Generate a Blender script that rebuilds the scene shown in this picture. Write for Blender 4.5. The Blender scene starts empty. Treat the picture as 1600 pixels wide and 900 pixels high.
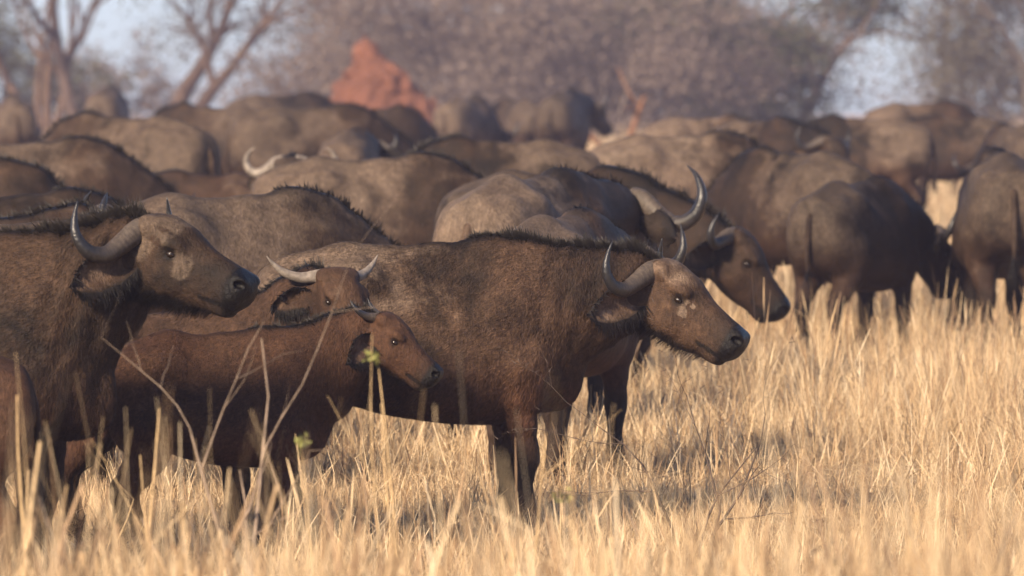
import bpy, math, random
import numpy as np
from mathutils import Vector, Matrix

R = math.radians
rng = np.random.default_rng(7)
random.seed(7)
scene = bpy.context.scene
COL = scene.collection

# ------------------------------------------------------------------ camera
F_PX = 10000.0            # focal length in pixels of a 1600 wide frame
CAM_H = 2.10              # eye height of a standing viewer on a vehicle
HORIZON = 165.0           # image row of the horizon
cam_d = bpy.data.cameras.new('camera')
cam_d.sensor_width = 36.0
cam_d.lens = 36.0 * F_PX / 1600.0
cam_d.clip_start = 0.5
cam_d.clip_end = 6000.0
cam_d.dof.use_dof = True
cam_d.dof.focus_distance = 31.0
cam_d.dof.aperture_fstop = 4.2
cam = bpy.data.objects.new('camera', cam_d)
COL.objects.link(cam)
cam.location = (0, 0, CAM_H)
cam.rotation_euler = (R(90) - math.atan((450 - HORIZON) / F_PX), 0, 0)
scene.camera = cam

# ------------------------------------------------------------------ light
SUN_EL, SUN_AZ = R(29), R(214)      # azimuth clockwise from +Y (the view direction)
sun_dir = Vector((math.sin(SUN_AZ) * math.cos(SUN_EL), math.cos(SUN_AZ) * math.cos(SUN_EL), math.sin(SUN_EL)))
world = bpy.data.worlds.new('World')
scene.world = world
world.use_nodes = True
wn = world.node_tree
wn.nodes.clear()
w_out = wn.nodes.new('ShaderNodeOutputWorld')
w_bg = wn.nodes.new('ShaderNodeBackground')
w_sky = wn.nodes.new('ShaderNodeTexSky')
w_sky.sky_type = 'NISHITA'
w_sky.sun_disc = False
w_sky.sun_elevation = SUN_EL
w_sky.sun_rotation = SUN_AZ
w_sky.air_density = 0.6
w_sky.dust_density = 0.7
w_sky.ozone_density = 2.4
w_bg.inputs['Strength'].default_value = 0.095
wn.links.new(w_sky.outputs[0], w_bg.inputs[0])
wn.links.new(w_bg.outputs[0], w_out.inputs[0])
sun_l = bpy.data.lights.new('sun', 'SUN')
sun_l.energy = 4.8
sun_l.angle = R(7.0)
sun_l.color = (1.0, 0.80, 0.57)
sun = bpy.data.objects.new('sun', sun_l)
COL.objects.link(sun)
sun.rotation_euler = (-sun_dir).to_track_quat('-Z', 'Y').to_euler()
sun.location = (-30, -40, 30)

scene.view_settings.view_transform = 'Standard'
scene.view_settings.look = 'None'
scene.view_settings.exposure = 1.0
scene.view_settings.gamma = 1.0
scene.render.engine = 'CYCLES'
scene.cycles.use_denoising = True
scene.cycles.max_bounces = 5
scene.cycles.diffuse_bounces = 2
scene.cycles.transparent_max_bounces = 8
scene.cycles.volume_bounces = 0
scene.cycles.use_adaptive_sampling = True
scene.cycles.adaptive_threshold = 0.02
scene.cycles.caustics_reflective = False
scene.cycles.caustics_refractive = False

# ------------------------------------------------------------------ helpers
def tag(o, label=None, cat=None, group=None, kind=None):
    if label: o['label'] = label
    if cat: o['category'] = cat
    if group: o['group'] = group
    if kind: o['kind'] = kind
    return o

def link(name, data, parent=None):
    o = bpy.data.objects.new(name, data)
    COL.objects.link(o)
    if parent is not None:
        o.parent = parent
    return o

def np_mesh(name, verts, faces, mat=None, smooth=True):
    """faces: (n,3) or (n,4) array"""
    verts = np.asarray(verts, np.float32)
    faces = np.asarray(faces, np.int32)
    me = bpy.data.meshes.new(name)
    k = faces.shape[1]
    me.vertices.add(len(verts))
    me.vertices.foreach_set('co', verts.ravel())
    me.loops.add(faces.size)
    me.loops.foreach_set('vertex_index', faces.ravel())
    me.polygons.add(len(faces))
    me.polygons.foreach_set('loop_start', np.arange(0, faces.size, k, dtype=np.int32))
    me.polygons.foreach_set('loop_total', np.full(len(faces), k, np.int32))
    if smooth:
        me.polygons.foreach_set('use_smooth', np.ones(len(faces), bool))
    me.update(calc_edges=True)
    if mat is not None:
        me.materials.append(mat)
    return me

def set_msk(me, msk):
    a = me.color_attributes.new('msk', 'FLOAT_COLOR', 'POINT')
    a.data.foreach_set('color', np.asarray(msk, np.float32).ravel())

def terr(x, y):
    y = np.asarray(y, float); x = np.asarray(x, float)
    base = np.interp(y, [-50, 30, 38, 48, 60, 80, 110, 150, 250, 900], [0, 0, .05, .17, .31, .51, .70, .76, .8, .8])
    return base + 0.018 * np.sin(x * 0.9 + 1.3) * np.sin(y * 0.55) + 0.012 * np.sin(x * 2.3 + y * 1.1)

def tz(x, y): return float(terr(x, y))

def smooth01(a, b, x):
    t = np.clip((x - a) / (b - a), 0, 1)
    return t * t * (3 - 2 * t)

_lat = np.random.default_rng(3).random((32, 32, 32)).astype(np.float32)
def vnoise(p, scale=1.0, off=0.0):
    q = np.asarray(p, np.float32) * scale + off
    i = np.floor(q).astype(np.int32)
    f = q - i
    f = f * f * (3 - 2 * f)
    i0 = i & 31; i1 = (i + 1) & 31
    def L(a, b, c): return _lat[a, b, c]
    x0, y0, z0 = i0[..., 0], i0[..., 1], i0[..., 2]
    x1, y1, z1 = i1[..., 0], i1[..., 1], i1[..., 2]
    fx, fy, fz = f[..., 0], f[..., 1], f[..., 2]
    c00 = L(x0, y0, z0) * (1 - fx) + L(x1, y0, z0) * fx
    c10 = L(x0, y1, z0) * (1 - fx) + L(x1, y1, z0) * fx
    c01 = L(x0, y0, z1) * (1 - fx) + L(x1, y0, z1) * fx
    c11 = L(x0, y1, z1) * (1 - fx) + L(x1, y1, z1) * fx
    return (c00 * (1 - fy) + c10 * fy) * (1 - fz) + (c01 * (1 - fy) + c11 * fy) * fz

# ------------------------------------------------------------------ implicit surface modelling
class Field:
    def __init__(self, lo, hi, vox):
        self.vox = vox
        self.lo = np.array(lo, np.float32)
        n = np.ceil((np.array(hi) - self.lo) / vox).astype(int) + 1
        self.n = n
        self.F = np.full(n, 1.0, np.float32)
        self.ax = [self.lo[i] + vox * np.arange(n[i], dtype=np.float32) for i in range(3)]
    def sub(self, lo, hi):
        s = []
        for i in range(3):
            a = int(max(0, math.floor((lo[i] - self.lo[i]) / self.vox)))
            b = int(min(self.n[i], math.ceil((hi[i] - self.lo[i]) / self.vox) + 1))
            s.append(slice(a, max(a, b)))
        X = self.ax[0][s[0]][:, None, None]; Y = self.ax[1][s[1]][None, :, None]; Z = self.ax[2][s[2]][None, None, :]
        return tuple(s), X, Y, Z
    def add(self, s, d, k):
        a = self.F[s]
        if k > 0:
            h = np.maximum(k - np.abs(a - d), 0) / k
            self.F[s] = np.minimum(a, d) - h * h * k * 0.25
        else:
            self.F[s] = np.minimum(a, d)
    def cut(self, s, d, k):
        a = self.F[s]; b = -d
        h = np.maximum(k - np.abs(a - b), 0) / k
        self.F[s] = np.maximum(a, b) + h * h * k * 0.25
    def cone(self, p, q, r1, r2, k=0.04):
        p = np.array(p, np.float32); q = np.array(q, np.float32)
        m = max(r1, r2) + k + 3 * self.vox
        s, X, Y, Z = self.sub(np.minimum(p, q) - m, np.maximum(p, q) + m)
        ab = q - p; L2 = float(ab @ ab) + 1e-9
        t = np.clip(((X - p[0]) * ab[0] + (Y - p[1]) * ab[1] + (Z - p[2]) * ab[2]) / L2, 0, 1)
        d = np.sqrt((X - p[0] - t * ab[0]) ** 2 + (Y - p[1] - t * ab[1]) ** 2 + (Z - p[2] - t * ab[2]) ** 2) - (r1 + (r2 - r1) * t)
        self.add(s, d, k)
    def chain(self, pts, k=0.04, k0=None):
        for i in range(len(pts) - 1):
            self.cone(pts[i][:3], pts[i + 1][:3], pts[i][3], pts[i + 1][3], k if (i or k0 is None) else k0)
    def ellip(self, c, r, M=None, k=0.04, cut=False):
        c = np.array(c, np.float32); r = np.array(r, np.float32)
        m = float(r.max()) + k + 3 * self.vox
        s, X, Y, Z = self.sub(c - m, c + m)
        x, y, z = X - c[0], Y - c[1], Z - c[2]
        if M is not None:           # rows of M are the axes
            x, y, z = [M[i][0] * x + M[i][1] * y + M[i][2] * z for i in range(3)]
        k0 = np.sqrt((x / r[0]) ** 2 + (y / r[1]) ** 2 + (z / r[2]) ** 2)
        k1 = np.sqrt((x / r[0] ** 2) ** 2 + (y / r[1] ** 2) ** 2 + (z / r[2] ** 2) ** 2) + 1e-6
        d = k0 * (k0 - 1) / k1
        (self.cut if cut else self.add)(s, d, k)
    def ellcone(self, p, q, ab1, ab2, k=0.05):
        """tapered tube with elliptic section: a sideways, b upwards"""
        p = np.array(p, np.float32); q = np.array(q, np.float32)
        T = q - p; L = float(np.linalg.norm(T)); T = T / L
        S = np.cross((0, 0, 1), T); S = S / np.linalg.norm(S); U = np.cross(T, S)
        m = max(ab1 + ab2) + k + 3 * self.vox
        s, X, Y, Z = self.sub(np.minimum(p, q) - m, np.maximum(p, q) + m)
        x, y, z = X - p[0], Y - p[1], Z - p[2]
        ta = x * T[0] + y * T[1] + z * T[2]
        t = np.clip(ta / L, 0, 1)
        o = ta - t * L
        sv = x * S[0] + y * S[1] + z * S[2]
        uv = x * U[0] + y * U[1] + z * U[2]
        a = ab1[0] + (ab2[0] - ab1[0]) * t; b = ab1[1] + (ab2[1] - ab1[1]) * t
        mn = np.minimum(a, b)
        d = (np.sqrt((sv / a) ** 2 + (uv / b) ** 2 + (o / mn) ** 2) - 1) * mn
        self.add(s, d, k)
    def loft(self, O, E, st, k=0.05, pear=0.0, power=2.0):
        """st rows: (u, top, bottom, halfwidth) along axis E[0]; E[1] sideways, E[2] up"""
        O = np.array(O, np.float32); E = np.array(E, np.float32)
        st = np.array(st, np.float32)
        uu = np.linspace(st[0, 0], st[-1, 0], 160)
        tab = [catmull(st[:, 0], st[:, i], uu) for i in (1, 2, 3)]
        rad = float(np.abs(st[:, 1:]).max())
        cor = [O + E[0] * st[0, 0], O + E[0] * st[-1, 0]]
        m = rad + k + 3 * self.vox
        if abs(E[0][0]) > 0.999:
            lo = np.array([O[0] + st[0, 0], O[1] - st[:, 3].max() * 1.4, O[2] + st[:, 2].min()]) - k - 4 * self.vox
            hi = np.array([O[0] + st[-1, 0], O[1] + st[:, 3].max() * 1.4, O[2] + st[:, 1].max()]) + k + 4 * self.vox
        else:
            lo = np.minimum(*cor) - m; hi = np.maximum(*cor) + m
        s, X, Y, Z = self.sub(lo, hi)
        x, y, z = X - O[0], Y - O[1], Z - O[2]
        u = E[0][0] * x + E[0][1] * y + E[0][2] * z
        v = E[1][0] * x + E[1][1] * y + E[1][2] * z
        w = E[2][0] * x + E[2][1] * y + E[2][2] * z
        uc = np.clip(u, st[0, 0], st[-1, 0])
        tp, bt, hw = [np.interp(uc, uu, t) for t in tab]
        zc = (tp + bt) * 0.5; hh = np.maximum((tp - bt) * 0.5, 0.004); hw = np.maximum(hw, 0.004)
        t = np.clip((w - zc) / hh, -1.3, 1.3)
        hw = hw * (1 - pear * t)
        q = (np.abs(v / hw) ** power + np.abs((w - zc) / hh) ** power) ** (1.0 / power)
        d = (q - 1) * np.minimum(hw, hh)
        o = u - uc
        d = np.where(o == 0, d, np.sqrt(np.maximum(d, 0) ** 2 + o ** 2))
        self.add(s, d.astype(np.float32), k)
    def mesh(self, smooth=1):
        F, vox = self.F, self.vox
        ins = F < 0
        c = ins[:-1, :-1, :-1].astype(np.int8)
        tot = np.zeros(np.array(F.shape) - 1, np.int8)
        for a in (0, 1):
            for b in (0, 1):
                for e in (0, 1):
                    tot += ins[a:F.shape[0] - 1 + a, b:F.shape[1] - 1 + b, e:F.shape[2] - 1 + e]
        act = np.argwhere((tot > 0) & (tot < 8))
        idx = np.full(tot.shape, -1, np.int32)
        idx[act[:, 0], act[:, 1], act[:, 2]] = np.arange(len(act))
        acc = np.zeros((len(act), 3), np.float32); cnt = np.zeros(len(act), np.float32)
        cs = [(a, b, e) for a in (0, 1) for b in (0, 1) for e in (0, 1)]
        val = {o: F[act[:, 0] + o[0], act[:, 1] + o[1], act[:, 2] + o[2]] for o in cs}
        for o in cs:
            for ax in range(3):
                if o[ax] == 0:
                    o2 = list(o); o2[ax] = 1; o2 = tuple(o2)
                    f0, f1 = val[o], val[o2]
                    m = (f0 < 0) != (f1 < 0)
                    t = np.where(m, f0 / np.where(m, f0 - f1, 1), 0)
                    p = np.tile(np.array(o, np.float32), (len(act), 1)); p[:, ax] += t
                    acc[m] += p[m]; cnt[m] += 1
        V = (act + acc / cnt[:, None]) * vox + self.lo
        quads = []
        for ax in range(3):
            b, c2 = (ax + 1) % 3, (ax + 2) % 3
            sl0 = [slice(None)] * 3; sl1 = [slice(None)] * 3
            sl0[ax] = slice(0, -1); sl1[ax] = slice(1, None)
            ch = ins[tuple(sl0)] != ins[tuple(sl1)]
            e = np.argwhere(ch)
            e = e[(e[:, b] > 0) & (e[:, c2] > 0) & (e[:, b] < tot.shape[b]) & (e[:, c2] < tot.shape[c2])]
            def cell(db, dc):
                q = e.copy(); q[:, b] -= db; q[:, c2] -= dc
                return idx[q[:, 0], q[:, 1], q[:, 2]]
            q = np.stack([cell(1, 1), cell(0, 1), cell(0, 0), cell(1, 0)], 1)
            flip = ~ins[e[:, 0], e[:, 1], e[:, 2]]
            q[flip] = q[flip][:, ::-1]
            quads.append(q)
        Q = np.concatenate(quads)
        for _ in range(smooth):
            s = np.zeros_like(V); n = np.zeros(len(V), np.float32)
            for i in range(4):
                a, b = Q[:, i], Q[:, (i + 1) % 4]
                for ch in range(3):
                    s[:, ch] += np.bincount(a, V[b, ch], len(V)) + np.bincount(b, V[a, ch], len(V))
                n += np.bincount(a, minlength=len(V)) + np.bincount(b, minlength=len(V))
            V = V * 0.5 + 0.5 * s / np.maximum(n, 1)[:, None]
        return V.astype(np.float32), Q

def catmull(x, y, xs):
    m = np.gradient(y, x)
    # monotone limiting keeps the profile from overshooting
    d = np.diff(y) / np.diff(x)
    for i in range(len(y)):
        l = d[max(i - 1, 0)]; r = d[min(i, len(d) - 1)]
        if l * r <= 0: m[i] = 0
        else: m[i] = np.sign(l) * min(abs(m[i]), 3 * abs(l), 3 * abs(r))
    i = np.clip(np.searchsorted(x, xs) - 1, 0, len(x) - 2)
    h = x[i + 1] - x[i]; t = (xs - x[i]) / h
    return ((2 * t**3 - 3 * t**2 + 1) * y[i] + (t**3 - 2 * t**2 + t) * h * m[i]
            + (-2 * t**3 + 3 * t**2) * y[i + 1] + (t**3 - t**2) * h * m[i + 1])

def vnormals(V, Q):
    a = V[Q[:, 2]] - V[Q[:, 0]]; b = V[Q[:, 3 if Q.shape[1] == 4 else 1]] - V[Q[:, 1 if Q.shape[1] == 4 else 0]]
    fn = np.cross(a, b) if Q.shape[1] == 4 else np.cross(V[Q[:, 1]] - V[Q[:, 0]], V[Q[:, 2]] - V[Q[:, 0]])
    N = np.zeros_like(V)
    for i in range(Q.shape[1]):
        for ch in range(3):
            N[:, ch] += np.bincount(Q[:, i], fn[:, ch], len(V))
    return N / (np.linalg.norm(N, axis=1, keepdims=True) + 1e-9)

def tube(pts, radii, seg=10, ell=None, cap=True):
    """swept tube; returns verts, quads(with degenerate end caps closed by a pole ring)"""
    P = np.array(pts, float); n = len(P)
    T = np.gradient(P, axis=0); T /= np.linalg.norm(T, axis=1, keepdims=True) + 1e-9
    ref = np.array((0, 0, 1.0)) if abs(T[0][2]) < 0.9 else np.array((1.0, 0, 0))
    V = []
    A = np.cross(T[0], ref); A /= np.linalg.norm(A)
    ang = np.linspace(0, 2 * math.pi, seg, endpoint=False)
    for i in range(n):
        A = A - T[i] * (A @ T[i]); A /= np.linalg.norm(A) + 1e-9
        B = np.cross(T[i], A)
        r = radii[i]
        ea = 1.0 if ell is None else ell[i]
        V.append(P[i] + r * (np.cos(ang)[:, None] * A + np.sin(ang)[:, None] * B * ea))
    V = np.concatenate(V)
    Q = []
    for i in range(n - 1):
        for j in range(seg):
            a = i * seg + j; b = i * seg + (j + 1) % seg
            Q.append((a, b, b + seg, a + seg))
    if cap:
        c0 = len(V); V = np.vstack([V, P[0], P[-1]])
        for j in range(0, seg, 2):
            Q.append((c0, (j + 2) % seg, (j + 1) % seg, j))
            e = (n - 1) * seg
            Q.append((c0 + 1, e + j, e + (j + 1) % seg, e + (j + 2) % seg))
    return V, np.array(Q)

def spline(pts, n):
    P = np.array(pts, float)
    t = np.linspace(0, len(P) - 1, n)
    x = np.arange(len(P), dtype=float)
    out = []
    for c in range(P.shape[1]):
        m = np.gradient(P[:, c])
        i = np.clip(np.floor(t).astype(int), 0, len(P) - 2); f = t - i
        out.append((2*f**3-3*f**2+1)*P[i, c] + (f**3-2*f**2+f)*m[i] + (-2*f**3+3*f**2)*P[i+1, c] + (f**3-f**2)*m[i+1])
    return np.stack(out, 1)

# ------------------------------------------------------------------ node helpers
def new_mat(name):
    m = bpy.data.materials.new(name); m.use_nodes = True
    nt = m.node_tree; nt.nodes.clear()
    o = nt.nodes.new('ShaderNodeOutputMaterial'); b = nt.nodes.new('ShaderNodeBsdfPrincipled')
    nt.links.new(b.outputs[0], o.inputs[0])
    return m, nt, b, o
def N(nt, t, **kw):
    n = nt.nodes.new(t)
    for k, v in kw.items(): setattr(n, k, v)
    return n
def noise(nt, vec, scale, detail=3, rough=0.55, dist=0.0):
    n = N(nt, 'ShaderNodeTexNoise'); n.inputs['Scale'].default_value = scale
    n.inputs['Detail'].default_value = detail; n.inputs['Roughness'].default_value = rough
    n.inputs['Distortion'].default_value = dist
    if vec is not None: nt.links.new(vec, n.inputs['Vector'])
    return n.outputs['Fac']
def ramp(nt, val, stops):
    r = N(nt, 'ShaderNodeValToRGB')
    e = r.color_ramp.elements
    while len(e) < len(stops): e.new(0.5)
    for i, (p, c) in enumerate(stops):
        e[i].position = p; e[i].color = (c[0], c[1], c[2], 1) if not isinstance(c, float) else (c, c, c, 1)
    nt.links.new(val, r.inputs[0])
    return r.outputs[0]
def math_n(nt, op, a, b=None, clamp=False):
    n = N(nt, 'ShaderNodeMath', operation=op, use_clamp=clamp)
    for i, v in enumerate((a, b)):
        if v is None: continue
        if isinstance(v, (int, float)): n.inputs[i].default_value = v
        else: nt.links.new(v, n.inputs[i])
    return n.outputs[0]
def mixc(nt, fac, a, b, mode='MIX'):
    n = N(nt, 'ShaderNodeMix', data_type='RGBA', blend_type=mode)
    for i, v in ((0, fac), (6, a), (7, b)):
        if isinstance(v, (int, float)): n.inputs[i].default_value = v
        elif isinstance(v, tuple): n.inputs[i].default_value = (*v, 1)
        else: nt.links.new(v, n.inputs[i])
    return n.outputs[2]
def mapping(nt, vec, scale=(1, 1, 1), loc=None):
    n = N(nt, 'ShaderNodeMapping'); n.inputs['Scale'].default_value = scale
    nt.links.new(vec, n.inputs['Vector'])
    if loc is not None: nt.links.new(loc, n.inputs['Location'])
    return n.outputs[0]
def bump(nt, bsdf, h, strength, dist):
    n = N(nt, 'ShaderNodeBump'); n.inputs['Strength'].default_value = strength; n.inputs['Distance'].default_value = dist
    nt.links.new(h, n.inputs['Height']); nt.links.new(n.outputs[0], bsdf.inputs['Normal'])

# ------------------------------------------------------------------ animal materials
def hide_material():
    m, nt, b, o = new_mat('buffalo_hide')
    tc = N(nt, 'ShaderNodeTexCoord'); oi = N(nt, 'ShaderNodeObjectInfo')
    at = N(nt, 'ShaderNodeAttribute', attribute_name='msk')
    sep = N(nt, 'ShaderNodeSeparateColor'); nt.links.new(at.outputs['Color'], sep.inputs[0])
    col = N(nt, 'ShaderNodeSeparateColor'); nt.links.new(oi.outputs['Color'], col.inputs[0])
    off = N(nt, 'ShaderNodeCombineXYZ')
    nt.links.new(math_n(nt, 'MULTIPLY', oi.outputs['Color'], 37.0), off.inputs[0])
    nt.links.new(math_n(nt, 'MULTIPLY', col.outputs[0], 91.0), off.inputs[1])
    p = mapping(nt, tc.outputs['Object'], loc=off.outputs[0])
    big = noise(nt, p, 2.6, 5, 0.62, 0.6)
    mid = noise(nt, p, 9.0, 4, 0.65, 0.3)
    st = noise(nt, mapping(nt, p, (26, 26, 9)), 3.0, 3, 0.7)
    fine = noise(nt, mapping(nt, p, (60, 90, 90)), 2.0, 2, 0.7)
    base = mixc(nt, ramp(nt, big, [(0.36, 0.0), (0.64, 1.0)]), (0.014, 0.0088, 0.006), (0.072, 0.041, 0.0245))
    base = mixc(nt, math_n(nt, 'MULTIPLY', sep.outputs[2], col.outputs[2]), base, (0.085, 0.036, 0.018))
    # dried mud and dust caught in the coat
    dz = math_n(nt, 'ADD', math_n(nt, 'MULTIPLY', big, 0.9), math_n(nt, 'MULTIPLY', mid, 0.5))
    dz = math_n(nt, 'ADD', dz, math_n(nt, 'MULTIPLY', sep.outputs[1], 0.55))
    dz = math_n(nt, 'ADD', dz, math_n(nt, 'MULTIPLY', col.outputs[0], 0.6))
    dm = ramp(nt, math_n(nt, 'SUBTRACT', dz, 0.95), [(0.05, 0.0), (0.42, 1.0)])
    dm = math_n(nt, 'MULTIPLY', dm, math_n(nt, 'ADD', math_n(nt, 'MULTIPLY', st, 0.7), 0.45), True)
    dm = math_n(nt, 'MULTIPLY', dm, 0.85)
    c = mixc(nt, dm, base, mixc(nt, mid, (0.090, 0.062, 0.045), (0.205, 0.152, 0.112)))
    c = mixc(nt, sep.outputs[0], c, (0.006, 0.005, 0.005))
    br = math_n(nt, 'ADD', math_n(nt, 'MULTIPLY', st, 1.1), 0.45)
    br = math_n(nt, 'MULTIPLY', br, math_n(nt, 'ADD', math_n(nt, 'MULTIPLY', mid, 0.9), 0.55))
    br = math_n(nt, 'MULTIPLY', br, math_n(nt, 'ADD', math_n(nt, 'MULTIPLY', fine, 0.7), 0.65))
    br = math_n(nt, 'MULTIPLY', br, math_n(nt, 'MULTIPLY', at.outputs['Alpha'], 2.0))
    spk = noise(nt, p, 34, 4, 0.7)
    br = math_n(nt, 'MULTIPLY', br, math_n(nt, 'ADD', math_n(nt, 'MULTIPLY', spk, 1.4), 0.3))
    br = math_n(nt, 'MULTIPLY', br, col.outputs[1])
    g = N(nt, 'ShaderNodeCombineColor')
    for i in range(3): nt.links.new(br, g.inputs[i])
    c = mixc(nt, 1.0, c, g.outputs[0], 'MULTIPLY')
    nt.links.new(c, b.inputs['Base Color'])
    nt.links.new(ramp(nt, sep.outputs[0], [(0.93, 0.68), (0.99, 0.40)]), b.inputs['Roughness'])
    b.inputs['Specular IOR Level'].default_value = 0.20
    bump(nt, b, math_n(nt, 'ADD', math_n(nt, 'ADD', math_n(nt, 'MULTIPLY', st, 0.8), math_n(nt, 'MULTIPLY', fine, 0.4)), math_n(nt, 'MULTIPLY', mid, 1.6)), 0.6, 0.016)
    return m

def simple_mat(name, col, rough=0.6, spec=0.3, var=0.25, scale=30.0, bmp=0.0, stretch=(1, 1, 1), col2=None):
    m, nt, b, o = new_mat(name)
    tc = N(nt, 'ShaderNodeTexCoord'); oi = N(nt, 'ShaderNodeObjectInfo')
    p = mapping(nt, tc.outputs['Object'], stretch)
    f = noise(nt, p, scale, 4, 0.6)
    c2 = col2 or tuple(min(1, x * (1 + 2 * var)) for x in col)
    c1 = tuple(x * (1 - var) for x in col)
    c = mixc(nt, ramp(nt, f, [(0.3, 0.0), (0.7, 1.0)]), c1, c2)
    nt.links.new(c, b.inputs['Base Color'])
    b.inputs['Roughness'].default_value = rough
    b.inputs['Specular IOR Level'].default_value = spec
    if bmp: bump(nt, b, f, bmp, 0.01)
    return m

M_HIDE = hide_material()
def horn_material():
    m, nt, b, o = new_mat('horn')
    tc = N(nt, 'ShaderNodeTexCoord')
    at = N(nt, 'ShaderNodeAttribute', attribute_name='msk')
    sep = N(nt, 'ShaderNodeSeparateColor'); nt.links.new(at.outputs['Color'], sep.inputs[0])
    n1 = noise(nt, tc.outputs['Object'], 45, 4, 0.7)
    n2 = noise(nt, tc.outputs['Object'], 13, 4, 0.7, 1.0)
    rid = math_n(nt, 'ADD', math_n(nt, 'MULTIPLY', math_n(nt, 'SINE', math_n(nt, 'ADD', math_n(nt, 'MULTIPLY', sep.outputs[0], 150.0), math_n(nt, 'MULTIPLY', n2, 26.0))), 0.10), n1)
    base = mixc(nt, ramp(nt, rid, [(0.2, 0.0), (0.8, 1.0)]), (0.030, 0.022, 0.017), (0.105, 0.080, 0.062))
    tip = mixc(nt, n2, (0.008, 0.008, 0.010), (0.026, 0.024, 0.025))
    c = mixc(nt, ramp(nt, sep.outputs[0], [(0.28, 0.0), (0.58, 1.0)]), base, tip)
    nt.links.new(c, b.inputs['Base Color'])
    r = ramp(nt, sep.outputs[0], [(0.2, 0.62), (0.6, 0.32)])
    nt.links.new(r, b.inputs['Roughness'])
    bump(nt, b, rid, 0.6, 0.006)
    return m
M_HORN = horn_material()
M_HORN_PALE = simple_mat('pale_horn', (0.155, 0.13, 0.108), 0.5, 0.4, 0.35, 25, 0.3)
M_MANE = simple_mat('mane_hair', (0.012, 0.010, 0.009), 0.55, 0.3, 0.5, 12)
M_EYE = simple_mat('eye', (0.012, 0.007, 0.004), 0.15, 0.6, 0.2, 20)
M_HOOF = simple_mat('hoof', (0.03, 0.026, 0.022), 0.6, 0.3, 0.3, 20)

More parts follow.
